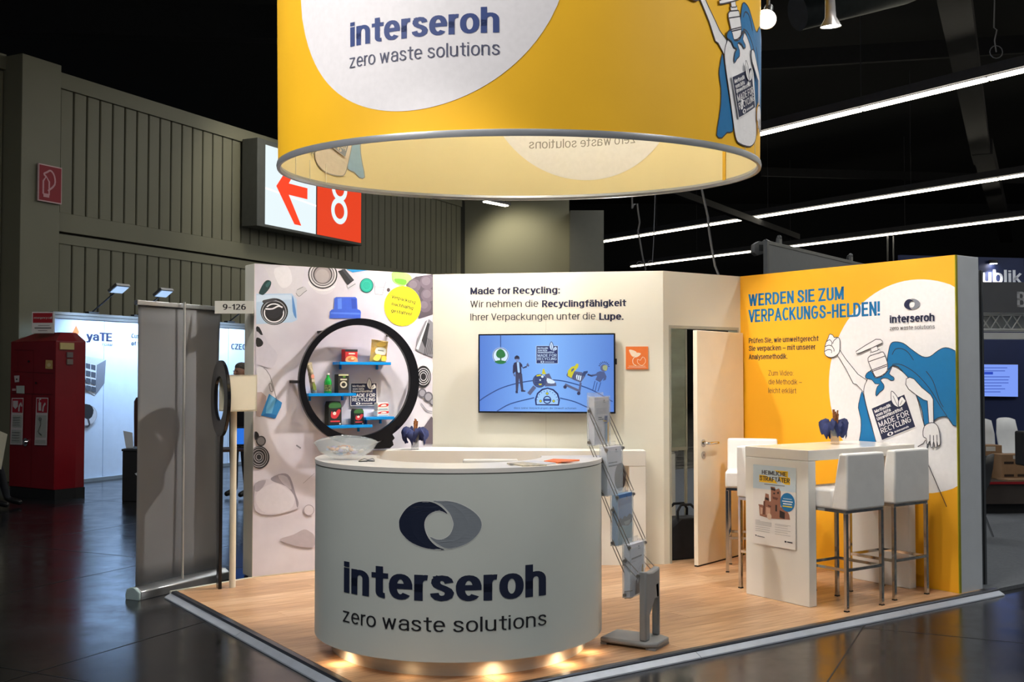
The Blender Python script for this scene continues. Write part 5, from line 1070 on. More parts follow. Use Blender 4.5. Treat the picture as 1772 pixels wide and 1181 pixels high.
m = MB(); m.ball((0, 0, 0), .12, 20); m.build('globe', M('drum_fill_glow', (255, 240, 215), emit=6), il, smooth=True); m = MB(); m.tube([(0, 0, .11), (0, 0, 6.9)], .008, 6); m.build('pendant_cord', black, il)
lamp('POINT', (DC.x, 6.84, 4.40), (0, 0, 0), 80, (1, .9, .74), .13, name='drum_fill_light')
DS = Cyl(dm, DR); DF = Cyl(dm, DR-.012, far=True)
# outside print
P = Print(DS, .002, .0006)
bt_ = DS.px(706, 192); rc = .84; cen = (bt_[0], bt_[1]+rc); P.disc(cen, rc, K((234, 232, 238)), st=True)
P.nxt('white_disc'); emblem(P, (cen[0]+.03, DS.px(735, 1)[1]+.27), .34, K((52, 70, 130)), K((130, 134, 150)))
P.nxt('emblem_print'); DN = K((52, 72, 132)); dA, dB = DS.px(607, 80), DS.px(864, 58); dh = DS.px(864, 13)[1]-dB[1]; print('drum text', dA, dB, dh)
P.text_aff('interseroh', (dA[0], (dA[1]+dB[1])/2), (dB[0]-dA[0], 0), (0, dh), DN, 1.2)
P.nxt('lettering'); eA, eB = DS.px(606, 117), DS.px(864, 97); eh = abs(DS.px(606, 90)[1]-eA[1])
P.text_aff('zero waste solutions', (eA[0], (eA[1]+eB[1])/2), (eB[0]-eA[0], 0), (0, eh*.85), K((80, 84, 110)), 0)
P.build('lettering')
hTL, hBL = hz(370, 545), hz(436, 745)
dTL, dBL = DS.px(1258, 133), DS.px(1273.5, 204)
sc_ = (dTL[1]-dBL[1])/(hTL[1]-hBL[1]); print('hero scale', sc_, dTL, dBL)
def hero_on(surf, anchor_src, anchor_dst, k, **kw):
    P = Print(surf, .003, .0004); P.A = lambda q: (anchor_dst[0]+(q[0]-anchor_src[0])*k, anchor_dst[1]+(q[1]-anchor_src[1])*k); hero(P, **kw); return P
kk = sc_
hero_on(DS, hBL, dBL, kk, lw=.008).build('bottle_illustration')
# inside print (the fabric shows through paler)
P = Print(DF, .002, .0006); PW = K((232, 230, 226)); PB = K((146, 178, 204)); PL = K((150, 150, 146))
b2 = DF.px(1022, 312); cen2 = (b2[0], b2[1]+rc); P.disc(cen2, rc, PW, st=True)
off = (cen2[0]-cen[0], cen2[1]-cen[1]); 
P.text_aff('zero waste solutions', (eA[0]+off[0], (eA[1]+eB[1])/2+off[1]), (eB[0]-eA[0], 0), (0, eh*.85), K((140, 138, 130)), 0)
P.text_aff('interseroh', (dA[0]+off[0], (dA[1]+dB[1])/2+off[1]), (dB[0]-dA[0], 0), (0, dh), K((140, 140, 146)), 1.0)
P.build('inner_print')
i2 = DF.px(594, 272); i2 = (i2[0], i2[1])
hero_on(DF, hBL, i2, kk, B=PB, Wt=K((216, 206, 190)), L_=PL, N_=K((140, 148, 160)), lw=.008).build('inner_illustration')
m = MB()
for x_ in (1250,): 
    q = Cyl(dm, DR-.03, far=True).px(x_, 285); a = q[0]/(DR-.03); m.box(-.018, .018, -.003, .003, .03, DH, T=Matrix.Translation(((DR-.016)*math.sin(a), -(DR-.016)*math.cos(a), 0)) @ Matrix.Rotation(a, 4, 'Z'))
m.build('seam_tape', K((226, 178, 48)), dm)
for px_, s in ((515, 1), (541, 1), (570, 1)):
    q = Cyl(dm, DR-.02, far=True).px(px_, 290); a = q[0]/DR; m = MB(); m.box(-.002, .002, -.002, .002, .03, .16, T=Matrix.Translation(((DR-.02)*math.sin(a), -(DR-.02)*math.cos(a), 0)) @ Matrix.Rotation(a, 4, 'Z')); m.build('zip_seam', K((240, 236, 220)), dm)
for px_ in (1289, 1306):
    q = DS.px(px_, 260); a = q[0]/DR; m = MB(); m.box(-.002, .002, -.003, .003, .035, .11, T=Matrix.Translation((DR*math.sin(a), -DR*math.cos(a), 0)) @ Matrix.Rotation(a, 4, 'Z')); m.build('zip_seam', K((240, 236, 220)), dm)
# ------------------------------------------------------------------ spotlights on a rail above the frame
lh = M('lamp_housing', (120, 120, 122), .35, .6, var=.05); glow = M('lamp_lens', (255, 250, 242), emit=25)
for nm_, lx, ly, x0r, x1r in (('black lamp rail right of the drum, out of frame above the stools', 2.0, 7.0, -.28, .9), ('black lamp rail hidden behind the drum', .5, 8.75, -1.3, 1.3), ('black lamp rail overhead in front of the booth, out of frame', 0, 3.6, -3.8, 3.9), ('black lamp rail overhead left of the drum, out of frame', -2.2, 6.2, -.6, .6)):
    rl = thing('lamp_rail', nm_, 'rail', (lx, ly, 4.98), .0); m = MB(); m.tube([(x0r, 0, 0), (x1r, 0, 0)], .025, 10); m.build('rail_tube', black, rl, smooth=True)
    for x in (x0r+.1, x1r-.1): m = MB(); m.tube([(x, 0, 0), (x, 0, 6.5)], .006, 5); m.build('suspension_wire', cab, rl)
lbl = ['dazzling spotlight right beside the yellow drum', 'round spotlight hanging right of the dazzling one', 'spotlight hidden behind the drum aimed left at the mural', 'spotlight hidden behind the drum aimed at the television', 'spotlight hidden behind the drum aimed at the yellow wall', 'spotlight hidden behind the drum aimed at the storage door', 'spotlight above the frame aimed at the yellow wall', 'spotlight above left of the camera aimed at the drum', 'spotlight above right of the camera aimed at the drum', 'added front fill spotlight, unseen above the frame, aimed at the curved counter', 'spotlight above the frame left of the drum aimed at the mural']
for k, (a, b, pw_, sp) in enumerate(SPOTS):
    a = Vector(a); d = (Vector(b)-a).normalized(); t = thing('spotlight', lbl[k], 'spotlight', a, 0, 'booth spotlights')
    q = d.to_track_quat('-Z', 'Y').to_matrix().to_4x4()
    m = MB(); m.lathe([(.0, .20), (.03, .20), (.034, .10), (.036, .06), (.07, .0), (.067, .0), (.030, .055), (0, .06)], n=24, T=q); m.build('housing', lh, t, smooth=True)
    m = MB(); m.lathe([(0, .004), (.064, .004), (.064, .008), (0, .008)], n=24, T=q); m.build('lens', glow, t)
    top = q @ Vector((0, 0, .16)); m = MB(); m.tube([top, top+Vector((0, 0, .1)), (top.x, top.y, 4.97-a.z)], .012, 8); m.build('yoke', lh, t)
for k, (a, b, _, _) in enumerate(SPOTS): pass
# ------------------------------------------------------------------ roll-up banner (seen from behind)
ru = thing('roll_up_banner', 'grey back of a roll-up banner with central pole standing left of the booth', 'banner', (-2.78, 7.99, HALL), math.atan2(.80, .42))
LR = .93
m = MB(); m.prism([(-.07, .0), (.07, .0), (.075, .03), (.06, .075), (.02, .09), (-.03, .09), (-.07, .06)], 0, LR, axis='x'); m.build('cassette', alu, ru, bevel=.006, smooth=True)
m = MB(); m.prism([(-.07, .0), (.07, .0), (.075, .03), (.06, .075), (.02, .09), (-.03, .09), (-.07, .06)], -.02, .0, axis='x'); m.build('end_cap', M('cap_bluegrey', (168, 188, 190), .5, var=.03), ru, bevel=.01, smooth=True)
vs = []; m = MB(); n1, n2 = 24, 14
for j in range(n2+1):
    for i in range(n1+1):
        u_, v_ = i/n1, j/n2; bow = .012*math.sin(u_*math.pi*2.3+.5)*math.sin(v_*math.pi*.9)+.02*math.sin(v_*math.pi)*(u_-.5)
        vs.append((.03+u_*(LR-.06), .02+bow, .085+v_*2.10))
m.add(vs, [(j*(n1+1)+i, j*(n1+1)+i+1, (j+1)*(n1+1)+i+1, (j+1)*(n1+1)+i) for j in range(n2) for i in range(n1)])
o = m.build('banner_sheet', M('banner_back', (106, 108, 112), .7, var=.04, scale=1.5), ru, smooth=True); sm = o.modifiers.new('s', 'SOLIDIFY'); sm.thickness = .002
m = MB(); m.box(.0, LR, .0, .035, 2.175, 2.21); m.build('top_rail', alu, ru, bevel=.004)
m = MB(); m.tube([(LR*.48, -.034, .05), (LR*.48, -.03, 2.22)], .0095, 10); m.build('pole', M('pole_light', (190, 190, 186), .35, .5, var=.03), ru, smooth=True)
# ------------------------------------------------------------------ standing magnifier and show box
g0 = ground(379, 1019); sm_ = thing('magnifier_stand', 'black standing magnifying glass seen edge-on at the left corner of the booth', 'display stand', (g0.x, g0.y, 0), math.radians(117.5))
zc_ = 1.607-(690-649.5)*g0.y/1866; 
m = MB(); Rz = 66*g0.y/1866; Ri = 38.5*g0.y/1866; n = 64; vs = []
for y in (-.013, .013):
    for r in (Rz, Ri): vs += [(r*math.cos(2*math.pi*i/n), y, zc_+r*math.sin(2*math.pi*i/n)) for i in range(n)]
F_ = []
for i in range(n):
    j = (i+1) % n; F_ += [(i, j, n+j, n+i), (2*n+i, 3*n+i, 3*n+j, 2*n+j), (i, 2*n+i, 2*n+j, j), (n+i, n+j, 3*n+j, 3*n+i)]
m.add(vs, F_); m.build('frame', blackgloss, sm_, bevel=.003, seg=1)
m = MB(); m.prism([(-.045, zc_-Rz-.06), (-.06, zc_-Rz+.015), (.06, zc_-Rz+.015), (.045, zc_-Rz-.06), (.035, 0), (-.035, 0)], -.013, .013, axis='y'); m.build('handle_post', blackgloss, sm_, bevel=.003, seg=1)
g1 = ground(402, 1017); cream = M('cream_paint', (226, 218, 198), .5, var=.02)
bx = thing('show_box', 'cream open box on a round post behind the standing magnifier', 'display box', (g1.x, g1.y, 0), YAW+math.pi/2)
zt_, zb_ = 1.607+(649.5-649)*g1.y/1866, 1.607-(712-649.5)*g1.y/1866
m = MB(); m.tube([(0, 0, 0), (0, 0, zb_)], .024, 20); m.build('post', cream, bx, smooth=True)
m = MB(); bwid = .16; dp = .26; y0 = .02
bwid = .1; ya, yb = -.145, .08; m.box(-bwid, bwid, ya, ya+.012, zb_, zt_); m.box(-bwid, -bwid+.01, ya, yb, zb_, zt_); m.box(bwid-.01, bwid, ya, yb, zb_, zt_); m.box(-bwid, bwid, ya, yb, zb_, zb_+.012); m.box(-bwid, bwid, ya, yb, zt_-.012, zt_); m.build('box_shell', cream, bx)
# print of the box opening: a green pack inside
gp = thing('green_pack', 'green packet standing inside the open cream box, seen through the magnifier', 'package', (g1.x+U.x*.03, g1.y+U.y*.03, zb_+.0125), YAW+math.pi/2)
m = MB(); m.box(-.05, .05, -.03, .03, 0, .22); m.build('carton', M('pack_olive', (150, 160, 80), .5, var=.3, scale=30), gp, bevel=.004)
# ------------------------------------------------------------------ neighbouring stand at left, fire cabinet
cool = (.52, .74, 1.0)
yo = Vector((-6.706, 16.53, 0)); ys = thing('blue_lit_stand_wall', 'pale blue lit stand wall with dark lettering and product photos at far left', 'wall', (yo.x, yo.y, HALL), WY)
S = Plane(ys, 0); xl = S.px(93, 600)[0]; xr = S.px(440, 600)[0]+.3; zt2 = 2.61
print('stand wall', xl, xr, S.px(93, 537), S.px(405, 560))
sw_ = M('stand_white', (196, 214, 240), .5, var=.02)
for k in range(int((xr-xl)/.98)+1):
    x = xl+k*.98; m = MB(); m.box(x, min(x+.97, xr), .0, .04, 0, zt2-.1); m.build('wall_panel', sw_, ys)
m = MB(); m.box(xl-.03, xr, -.02, .06, zt2-.1, zt2-.055); m.box(xl-.03, xr, -.01, .05, zt2-.055, zt2-.045); m.box(xl-.03, xr, -.02, .06, zt2-.045, zt2); m.box(xl-.04, xl, -.02, .06, 0, zt2); m.build('top_profile', alu, ys, bevel=.003, seg=1)
m = MB(); m.box(xl, xr, -.06, 0, 0, .05); m.build('skirting', M('skirting_grey', (120, 130, 140), .5, var=.05), ys)
P = Print(S, .002, .0006); zy = lambda x, y: (120+x/5.907, 520+y/5.907); zz = lambda *a: [zy(a[i], a[i+1]) for i in range(0, len(a), 2)]
dt = K((36, 46, 84))
P.poly(zz(68,255, 100,325, 85,360, 60,378, 15,362, 40,310), K((240, 110, 60)), 0); P.poly(zz(95,390, 115,375, 152,460, 122,462), K((130, 130, 180))); P.poly(zz(60,400, 75,395, 82,455, 50,450), K((60, 60, 90)))
P.text('yaTE', zy(172, 412), zy(436, 420), 15, dt, 1.4); P.text('FOAM', zy(334, 466), zy(437, 470), 4.6, K((90, 100, 150)), .5)
P.text('Custom', zy(632, 385), zy(800, 392), 7.5, dt, 1); P.text('of trans', zy(632, 462), zy(808, 470), 7.5, dt, 1)
P.text('CZECH', (399.5, 605), (431, 607), 10, dt, 1.4)
gA, gB, gC, gD = K((110, 116, 130)), K((176, 184, 198)), K((70, 76, 90)), K((196, 204, 216))
P.poly(zz(60,600, 120,562, 372,608, 275,662, 60,612), gB); P.poly(zz(-120,570, 275,662, 262,972, -120,800), gD); P.poly(zz(275,662, 372,608, 355,850, 262,972), gA)
for r_ in range(4):
    for c2 in range(5):
        x = 225-c2*54; y = 660+r_*75-c2*13*(1 if r_ < 9 else 1); P.poly(zz(x-8,y-6, x+40,y+5, x+38,y+60, x-8,y+46), gC)
P.poly(zz(695,665, 800,610, 830,700, 830,870, 715,800), gA); P.poly(zz(705,700, 790,660, 790,840, 720,790), gB); P.poly(zz(740,650, 800,620, 800,700, 760,690), gC)
P.disc((148, 719), 18.2, K((160, 164, 176))); P.disc((148, 719), 17.2, K((190, 196, 210))); P.poly([(133, 706), (140, 700), (154, 701), (160, 710), (157, 722), (150, 726), (146, 724), (141, 722), (134, 718)], K((34, 36, 44)), 2); P.line([(143, 722), (142, 736)], .03, K((40, 40, 50))); P.line([(150, 724), (153, 735), (149, 739)], .03, K((60, 60, 70)), 2)
P.build('wall_print')
for k, (px_, lb) in enumerate(((160, 'arm floodlight over the stand wall lettering'), (238, 'arm floodlight on the stand wall just left of the grey banner'), (398, 'arm floodlight over the stand wall right of the grey banner'))):
    x = S.px(px_, 540)[0]; t = thing('arm_floodlight', lb, 'floodlight', RM(ys) @ Vector((x, 0, zt2)), WY, 'arm floodlights on the pale blue stand')
    m = MB(); m.box(-.1, .1, -.03, .05, 0, .03); m.tube([(0, 0, .03), (0, -.5, .34)], .012, 6); m.build('arm', black, t)
    q = Matrix.Translation((0, -.55, .38)) @ Matrix.Rotation(math.radians(-32), 4, 'X'); m = MB(); m.box(-.14, .14, -.1, .1, -.025, .025, T=q); m.build('head', lh, t, bevel=.006)
    m = MB(); m.box(-.12, .12, -.08, .08, -.032, -.026, T=q); m.build('lens', M('flood_lens', (170, 200, 240), emit=.8), t)
    w0 = RM(ys) @ Vector((x, -.6, zt2+.30)); lamp('SPOT', w0, RM(ys) @ Vector((x, 0.0, .9)), 150, cool, .1, 130, .8, name='flood_light')
# the extra floodlights further along the same wall (hidden behind the banner)
w0 = RM(ys) @ Vector((S.px(320, 540)[0], -.7, zt2+.3)); lamp('SPOT', w0, RM(ys) @ Vector((S.px(320, 540)[0], 0, .9)), 150, cool, .1, 130, .8, name='flood_light')
# red fire cabinet
c0 = ground(15, 858, HALL); c1 = ground(93, 866, HALL); c2_ = ground(130, 862, HALL)
print('cab', c0, c1, c2_)
fc = thing('fire_cabinet', 'tall dark red fire hose cabinet with white pictogram labels at far left', 'cabinet', (c1.x, c1.y, HALL), math.atan2((c0-c1).y, (c0-c1).x)+math.pi)
red = M('cabinet_red', (128, 12, 26), .35, var=.08, scale=2); red2 = M('cabinet_red_side', (140, 8, 16), .35, var=.05)
wdt = (c1-c0).length; inv = RM(fc).inverted(); s_ = inv @ c2_; 
hc = 1.607-HALL+(649.5-590)*c1.y/1866
fp = [(-wdt, 0), (0, 0), (s_.x, s_.y), (s_.x-.02, s_.y+.15), (-wdt, .6)]
m = MB(); m.prism([(x*.99, y+.012) for x, y in fp], .0, .13); m.build('plinth', black, fc)
m = MB(); m.prism(fp, .13, hc); m.build('cabinet_body', red, fc, bevel=.008)
m = MB(); vs = [(x, y, hc) for x, y in fp]+[(x*.55-.12, y*.5+.16, hc+.12) for x, y in fp]; n = 5; m.add(vs, [(i, (i+1) % n, (i+1) % n+n, i+n) for i in range(n)]+[tuple(range(n, 2*n))]); m.build('hood', red, fc)
S = Plane(fc, 0)
zo = lambda x, y: (x/3.474, 560+y/3.474); zz = lambda *a: [zo(a[i], a[i+1]) for i in range(0, len(a), 2)]
seamr = K((92, 10, 22))
P = Print(S, .002, .0008)
for l in ((108,160, 108,290), (202,160, 202,420), (195,420, 185,1000), (90,160, 202,162), (85,290, 322,300), (75,420, 320,428)): P.line(zz(*l), .008, seamr)
wl_ = K((206, 196, 196)); gr_ = K((176, 178, 172)); rl_ = K((170, 30, 50))
P.poly(zz(100,375, 150,375, 150,422, 102,420), K((188, 198, 190))); P.poly(zz(88,315, 120,313, 118,352, 92,355), wl_); P.poly(zz(278,220, 320,222, 320,275, 276,272), K((206, 172, 110))); P.disc(zo(298, 250), 3.2, K((226, 206, 160)))
P.disc(zo(176, 228), 1.8, black); P.disc(zo(220, 358), 1.8, black); P.disc(zo(105, 336), 1.4, black); P.poly(zz(78,392, 100,392, 100,405, 78,405), K((200, 160, 160)))
P.poly(zz(76,448, 147,448, 140,730, 66,728), wl_); P.poly(zz(80,454, 143,454, 141,538, 79,536), rl_); P.poly(zz(82,552, 138,553, 136,628, 80,626), gr_); P.poly(zz(76,640, 136,641, 133,722, 72,720), gr_)
P.poly(zz(225,446, 298,447, 288,733, 214,731), wl_); P.poly(zz(229,452, 294,453, 290,538, 228,537), rl_); P.poly(zz(226,552, 288,553, 283,688, 222,686), gr_); P.poly(zz(220,700, 282,701, 281,724, 219,722), gr_)
P.poly(zz(86,465, 116,465, 116,500, 100,515, 86,500), wl_); P.line(zz(122,530, 124,500, 134,480, 138,500), .03, wl_, 2); P.poly(zz(240,475, 256,475, 256,525, 240,525), wl_); P.line(zz(248,475, 244,460, 256,455), .02, wl_); P.line(zz(266,530, 270,500, 282,480), .03, wl_, 2)
for i in range(4): P.line(zz(86,565+i*15, 130,565+i*15), .008, K((120, 124, 120))); P.line(zz(82,655+i*16, 128,655+i*16), .008, K((120, 124, 120)))
P.line(zz(250,570, 256,610, 240,650, 262,670), .012, K((100, 104, 100)), 2); P.disc(zo(252, 575), 3, K((110, 112, 110)), r0=.7)
P.build('cabinet_labels')
lk = S.px(46, 765.5); m = MB(); m.tube([(lk[0], 0, lk[1]), (lk[0], -.02, lk[1])], .055, 20); m.tube([(lk[0], -.02, lk[1]), (lk[0], -.045, lk[1])], .022, 14); m.build('cabinet_lock', chrome, fc, smooth=True)
rs = thing('x', None, None, (0, 0, 0)); bpy.data.objects.remove(rs)
sl = math.atan2(s_.y, s_.x); SP = struct('tmp', RM(fc) @ Vector((0, 0, 0)), fc.rotation_euler.z+sl); S2 = Plane(SP, 0)
lb_ = MB()
for (xa, ya, xb, yb, mt) in ((103, 594, 127, 605, K((196, 176, 120))), (115, 610, 125, 619, K((110, 100, 100))), (115, 622, 125, 631, K((120, 108, 104)))):
    a, b = S2.px(xa, yb), S2.px(xb, ya); T = Matrix.Rotation(sl, 4, 'Z'); lb_.box(a[0], b[0], -.02, 0, a[1], b[1], mt, T=T)
lb_.build('side_plate', parent=fc); bpy.data.objects.remove(SP)
em = thing('emergency_sign', 'small red and white emergency call sign above the fire cabinet', 'sign', at(74, 578, c1.y+.15), 0)
S = Plane(em, 0); a, b = S.px(55, 577), S.px(93, 540); m = MB(); m.box(a[0], b[0], 0, .02, a[1], b[1]); m.build('plate', M('sign_white', (222, 216, 214), .5, var=.01), em)
P = Print(S, .001, .001); P.poly([(57, 559), (91, 559), (91, 542), (57, 542)], K((160, 20, 34))); P.text('emergency call', (58.5, 552), (90, 552.5), 3.6, wl_, .6); P.line([(66, 563.5), (86, 563.5)], .006, K((120, 110, 112))); P.line([(60, 568), (89, 568)], .016, K((110, 104, 106))); P.line([(66, 572.5), (82, 572.5)], .008, K((140, 120, 124))); P.build('sign_print')
m = MB(); m.tube([((a[0]+b[0])/2, .03, a[1]+.1), ((a[0]+b[0])/2, .03, a[1]+.0)], .015, 8); m.build('sign_post', black, em)
# black cupboard, chair backs and papers beside it
bp = ground(227, 868, HALL); t = thing('black_cupboard', 'low black cupboard half hidden behind the grey banner', 'cupboard', (bp.x, bp.y, HALL), .1)
S = Plane(t, 0); a, b = S.px(211, 868), S.px(262, 777); m = MB(); m.box(a[0], b[0], 0, .5, 0, b[1]-.03); m.build('carcass', black, t, bevel=.006); m = MB(); m.box(a[0]-.01, b[0]+.01, -.015, .51, b[1]-.03, b[1]); m.build('lid', M('lid_dark', (36, 38, 42), .5, var=.05), t, bevel=.004)
P = Print(S, .002); P.poly([(233, 820), (238, 818), (243, 822), (240, 825), (236, 823)], K((214, 220, 226))); P.build('white_tag')
lt = thing('white_display_card', 'white upright card standing on the low black cupboard', 'card', (bp.x, bp.y+.2, HALL+b[1]), .3)
S = Plane(lt, 0); q = [S.px(*p_) for p_ in ((218, 776), (231, 776), (229, 749), (213, 746))]; m = MB(); m.prism([(x, max(z, .0)) for x, z in q], -.004, .004, axis='y'); m.build('card', M('card_white', (206, 212, 222), .5, var=.02), lt)
wr = thing('brown_display_panel', 'dark brown rounded panel leaning beside the grey banner', 'panel', (bp.x+.35, bp.y+1.3, HALL), .5)
S = Plane(wr, 0); q = [S.px(*p_) for p_ in ((232, 868), (262, 868), (262, 700), (248, 690), (236, 688), (232, 695))]; m = MB(); m.prism([(x, max(z, 0)) for x, z in q], -.02, .02, axis='y'); m.build('panel', M('brown_gloss', (58, 30, 26), .3, var=.1), wr, bevel=.006)
# ------------------------------------------------------------------ persons
skin = M('skin', (196, 150, 128), .5, var=.05, scale=20); suit = M('dark_suit', (26, 28, 36), .8, var=.1, scale=12); hairm = M('grey_hair', (120, 112, 104), .8, var=.3, scale=80); shoem = M('black_shoe', (16, 16, 18), .35, var=.05)
def skinned(name, verts, edges, radii, mat, parent, face_mat=None, sub=2):
    me = bpy.data.meshes.new(name); me.from_pydata([tuple(v) for v in verts], edges, []); o = bpy.data.objects.new(name, me); C.objects.link(o)
    sk = o.modifiers.new('skin', 'SKIN'); sk.use_smooth_shade = True; o.modifiers.new('sub', 'SUBSURF').levels = sub
    for i, r in enumerate(radii):
        s = me.skin_vertices[0].data[i]; s.radius = (r, r) if not hasattr(r, '__len__') else r; s.use_root = (i == 0)
    dg = bpy.context.evaluated_depsgraph_get(); dg.update(); nm = bpy.data.meshes.new_from_object(o.evaluated_get(dg)); bpy.data.objects.remove(o)
    r = bpy.data.objects.new(name, nm); C.objects.link(r); r.parent = parent; nm.materials.clear(); nm.materials.append(mat)
    if face_mat:
        for mt, fn in face_mat:
            nm.materials.append(mt); ix = len(nm.materials)-1
            for p in nm.polygons:
                if fn(p.center): p.material_index = ix
    for p in nm.polygons: p.use_smooth = True
    return r
def person(loc, rz, label, J, hair, neck_z):
    t = thing('person', label, 'person', loc, rz)
    nmz = list(J.keys()); ix = {k: i for i, k in enumerate(nmz)}
    E_ = [('pelvis', 'waist'), ('waist', 'chest'), ('chest', 'neck'), ('neck', 'head'), ('head', 'crown')]
    for s in 'LR': E_ += [('chest', 'shoulder'+s), ('shoulder'+s, 'elbow'+s), ('elbow'+s, 'wrist'+s), ('wrist'+s, 'palm'+s), ('pelvis', 'hip'+s), ('hip'+s, 'knee'+s), ('knee'+s, 'ankle'+s), ('ankle'+s, 'toe'+s)]
    rad = dict(pelvis=(.15, .12), waist=(.14, .11), chest=(.17, .12), neck=.055, head=(.082, .095), crown=(.066, .08), shoulder=.07, elbow=.045, wrist=.03, palm=.032, hip=.09, knee=.06, ankle=.042, toe=.035)
    R_l = [rad[k.rstrip('LR')] for k in nmz]
    hands = [Vector(J['palm'+s]) for s in 'LR']; feet = [Vector(J['ankle'+s]) for s in 'LR']; hd_ = Vector(J['neck'])
    b = skinned('body', list(J.values()), [(ix[a], ix[b]) for a, b in E_], R_l, suit, t, [(skin, lambda c: c.z > neck_z or any((c-h).length < .075 for h in hands)), (shoem, lambda c: any((c-f).length < .2 and c.z < f.z+.02 for f in feet))])
    H_ = Vector(J['head']); m = MB(); m.ball((0, 0, 0), (.082, .10, .085), 20); m.v = [(x+H_.x, y*.95+H_.y+.034, z*.72+H_.z+.066) for x, y, z in m.v]
    o = m.build('hair', hair, t, smooth=True)
    m = MB(); m.ball((H_.x, H_.y-.092, H_.z-.012), (.014, .024, .024), 10); m.ball((H_.x-.082, H_.y, H_.z-.005), (.012, .022, .032), 10); m.ball((H_.x+.082, H_.y, H_.z-.005), (.012, .022, .032), 10); m.build('nose_and_ears', skin, t, smooth=True)
    for s in (-1, 1): m = MB(); m.ball((H_.x+s*.03, H_.y-.083, H_.z+.012), (.012, .006, .006), 10); m.build('eye', K((40, 34, 34)), t, smooth=True)
    m = MB(); m.ball((H_.x, H_.y-.086, H_.z-.052), (.024, .006, .005), 10); m.build('mouth', K((140, 80, 76)), t, smooth=True)
    for s in 'LR':
        p_ = Vector(J['palm'+s]); d = (p_-Vector(J['wrist'+s])).normalized(); side = d.cross(Vector((1, 0, 0))).normalized()
        for k in range(5):
            o_ = (k-1.7)*.019 if k < 4 else 0; L = (.075, .085, .08, .062, .05)[k]
            a_ = p_+side*o_+d*.02 if k < 4 else p_-side*.02; dd = (d+side*(-.7 if k == 4 else 0)).normalized(); inn = Vector((-1 if s == 'R' else 1, 0, 0))*.15
            skinned('finger', [a_, a_+dd*L*.5, a_+(dd+inn).normalized()*L*.8, a_+(dd+inn*2).normalized()*L], [(0, 1), (1, 2), (2, 3)], [.0095, .009, .008, .007], skin, b, sub=1)
    return t
hp_ = at(413, 645, 14.6)
Js = dict(pelvis=(0, 0, .95), waist=(0, 0, 1.12), chest=(0, .0, 1.35), neck=(0, 0, 1.50), head=(0, -.02, 1.62), crown=(0, 0, 1.70))
for s, k in (('L', 1), ('R', -1)): Js.update({'shoulder'+s: (.19*k, 0, 1.42), 'elbow'+s: (.25*k, .02, 1.13), 'wrist'+s: (.25*k, -.08, .88), 'palm'+s: (.25*k, -.1, .80), 'hip'+s: (.09*k, 0, .9), 'knee'+s: (.1*k, -.01, .5), 'ankle'+s: (.11*k, .02, .09), 'toe'+s: (.12*k, -.15, .045)})
person((hp_.x+.03, 14.6, HALL), -.5, 'grey haired man in dark clothes standing behind the cream box', Js, hairm, 1.49).scale = (1.03, 1.03, 1.045)
sp_ = ground(18, 882, HALL)
Jt = dict(pelvis=(0, 0, .50), waist=(0, -.03, .66), chest=(0, -.06, .9), neck=(0, -.08, 1.06), head=(0, -.12, 1.18), crown=(0, -.11, 1.26))
for s, k in (('L', 1), ('R', -1)): Jt.update({'shoulder'+s: (.19*k, -.06, .98), 'elbow'+s: (.24*k, -.18, .76), 'wrist'+s: (.14*k, -.4, .78), 'palm'+s: (.11*k, -.47, .80), 'hip'+s: (.1*k, -.04, .50), 'knee'+s: (.13*k, -.48, .52), 'ankle'+s: (.14*k, -.60, .09), 'toe'+s: (.14*k, -.8, .045)})
pr = person((sp_.x-.80, sp_.y+.25, HALL), 1.45, 'person in dark trousers sitting at the left edge, one shoe stretched out', Jt, M('dark_hair', (40, 34, 30), .8, var=.2, scale=60), 1.05)
bn = thing('waiting_bench', 'black bench at the left picture edge under the seated person', 'bench', (sp_.x-.80, sp_.y+.25, HALL), 1.45)
m = MB(); m.box(-.5, .5, -.2, .3, .36, .40); m.build('seat', black, bn, bevel=.01)
for x in (-.45, .45): m = MB(); m.box(x-.02, x+.02, -.18, .28, 0, .36); m.build('leg', black, bn)
p_ = at(2, 778, sp_.y); pa = thing('paper_sheet', 'cream paper held up at the left picture edge', 'paper', p_, .3)
S = Plane(pa, 0); q = [S.px(*z) for z in ((-30, 800), (2, 813), (13, 752), (-20, 738))]; m = MB(); m.prism(q, -.002, .002, axis='y'); m.build('sheet', M('paper_cream', (196, 190, 170), .6, var=.02), pa)
# things behind the show box: blue screen on a dark desk
dk_ = ground(412, 880, HALL); t = thing('dark_desk', 'dark desk with cable clutter behind the cream post', 'desk', (dk_.x, dk_.y, HALL), .5)
m = MB(); m.box(-.5, .35, 0, .5, .70, .73); m.build('desk_top', M('desk_brown', (70, 46, 36), .5, var=.1), t); 
for x in (-.45, .3): m = MB(); m.box(x-.02, x+.02, .02, .48, 0, .7); m.build('leg', alu, t)
t2 = thing('tilted_monitor', 'small monitor with blue picture on the dark desk behind the cream post', 'monitor', (dk_.x, dk_.y+.2, HALL+.73), .2)
S = Plane(t2, 0); a, b = S.px(408, 805), S.px(420, 780); b_ = max(a[1], .03); m = MB(); m.box(a[0]-.04, b[0]+.15, 0, .03, b_, b_+.24); m.build('bezel', black, t2); m = MB(); m.box(a[0]-.02, b[0]+.13, -.002, 0, b_+.02, b_+.22); m.build('screen', K((40, 110, 214), .8), t2); m = MB(); m.box(a[0], a[0]+.1, 0, .1, 0, .012); m.box(a[0]+.04, a[0]+.06, .01, .02, 0, b_+.05); m.build('stand_foot', black, t2)
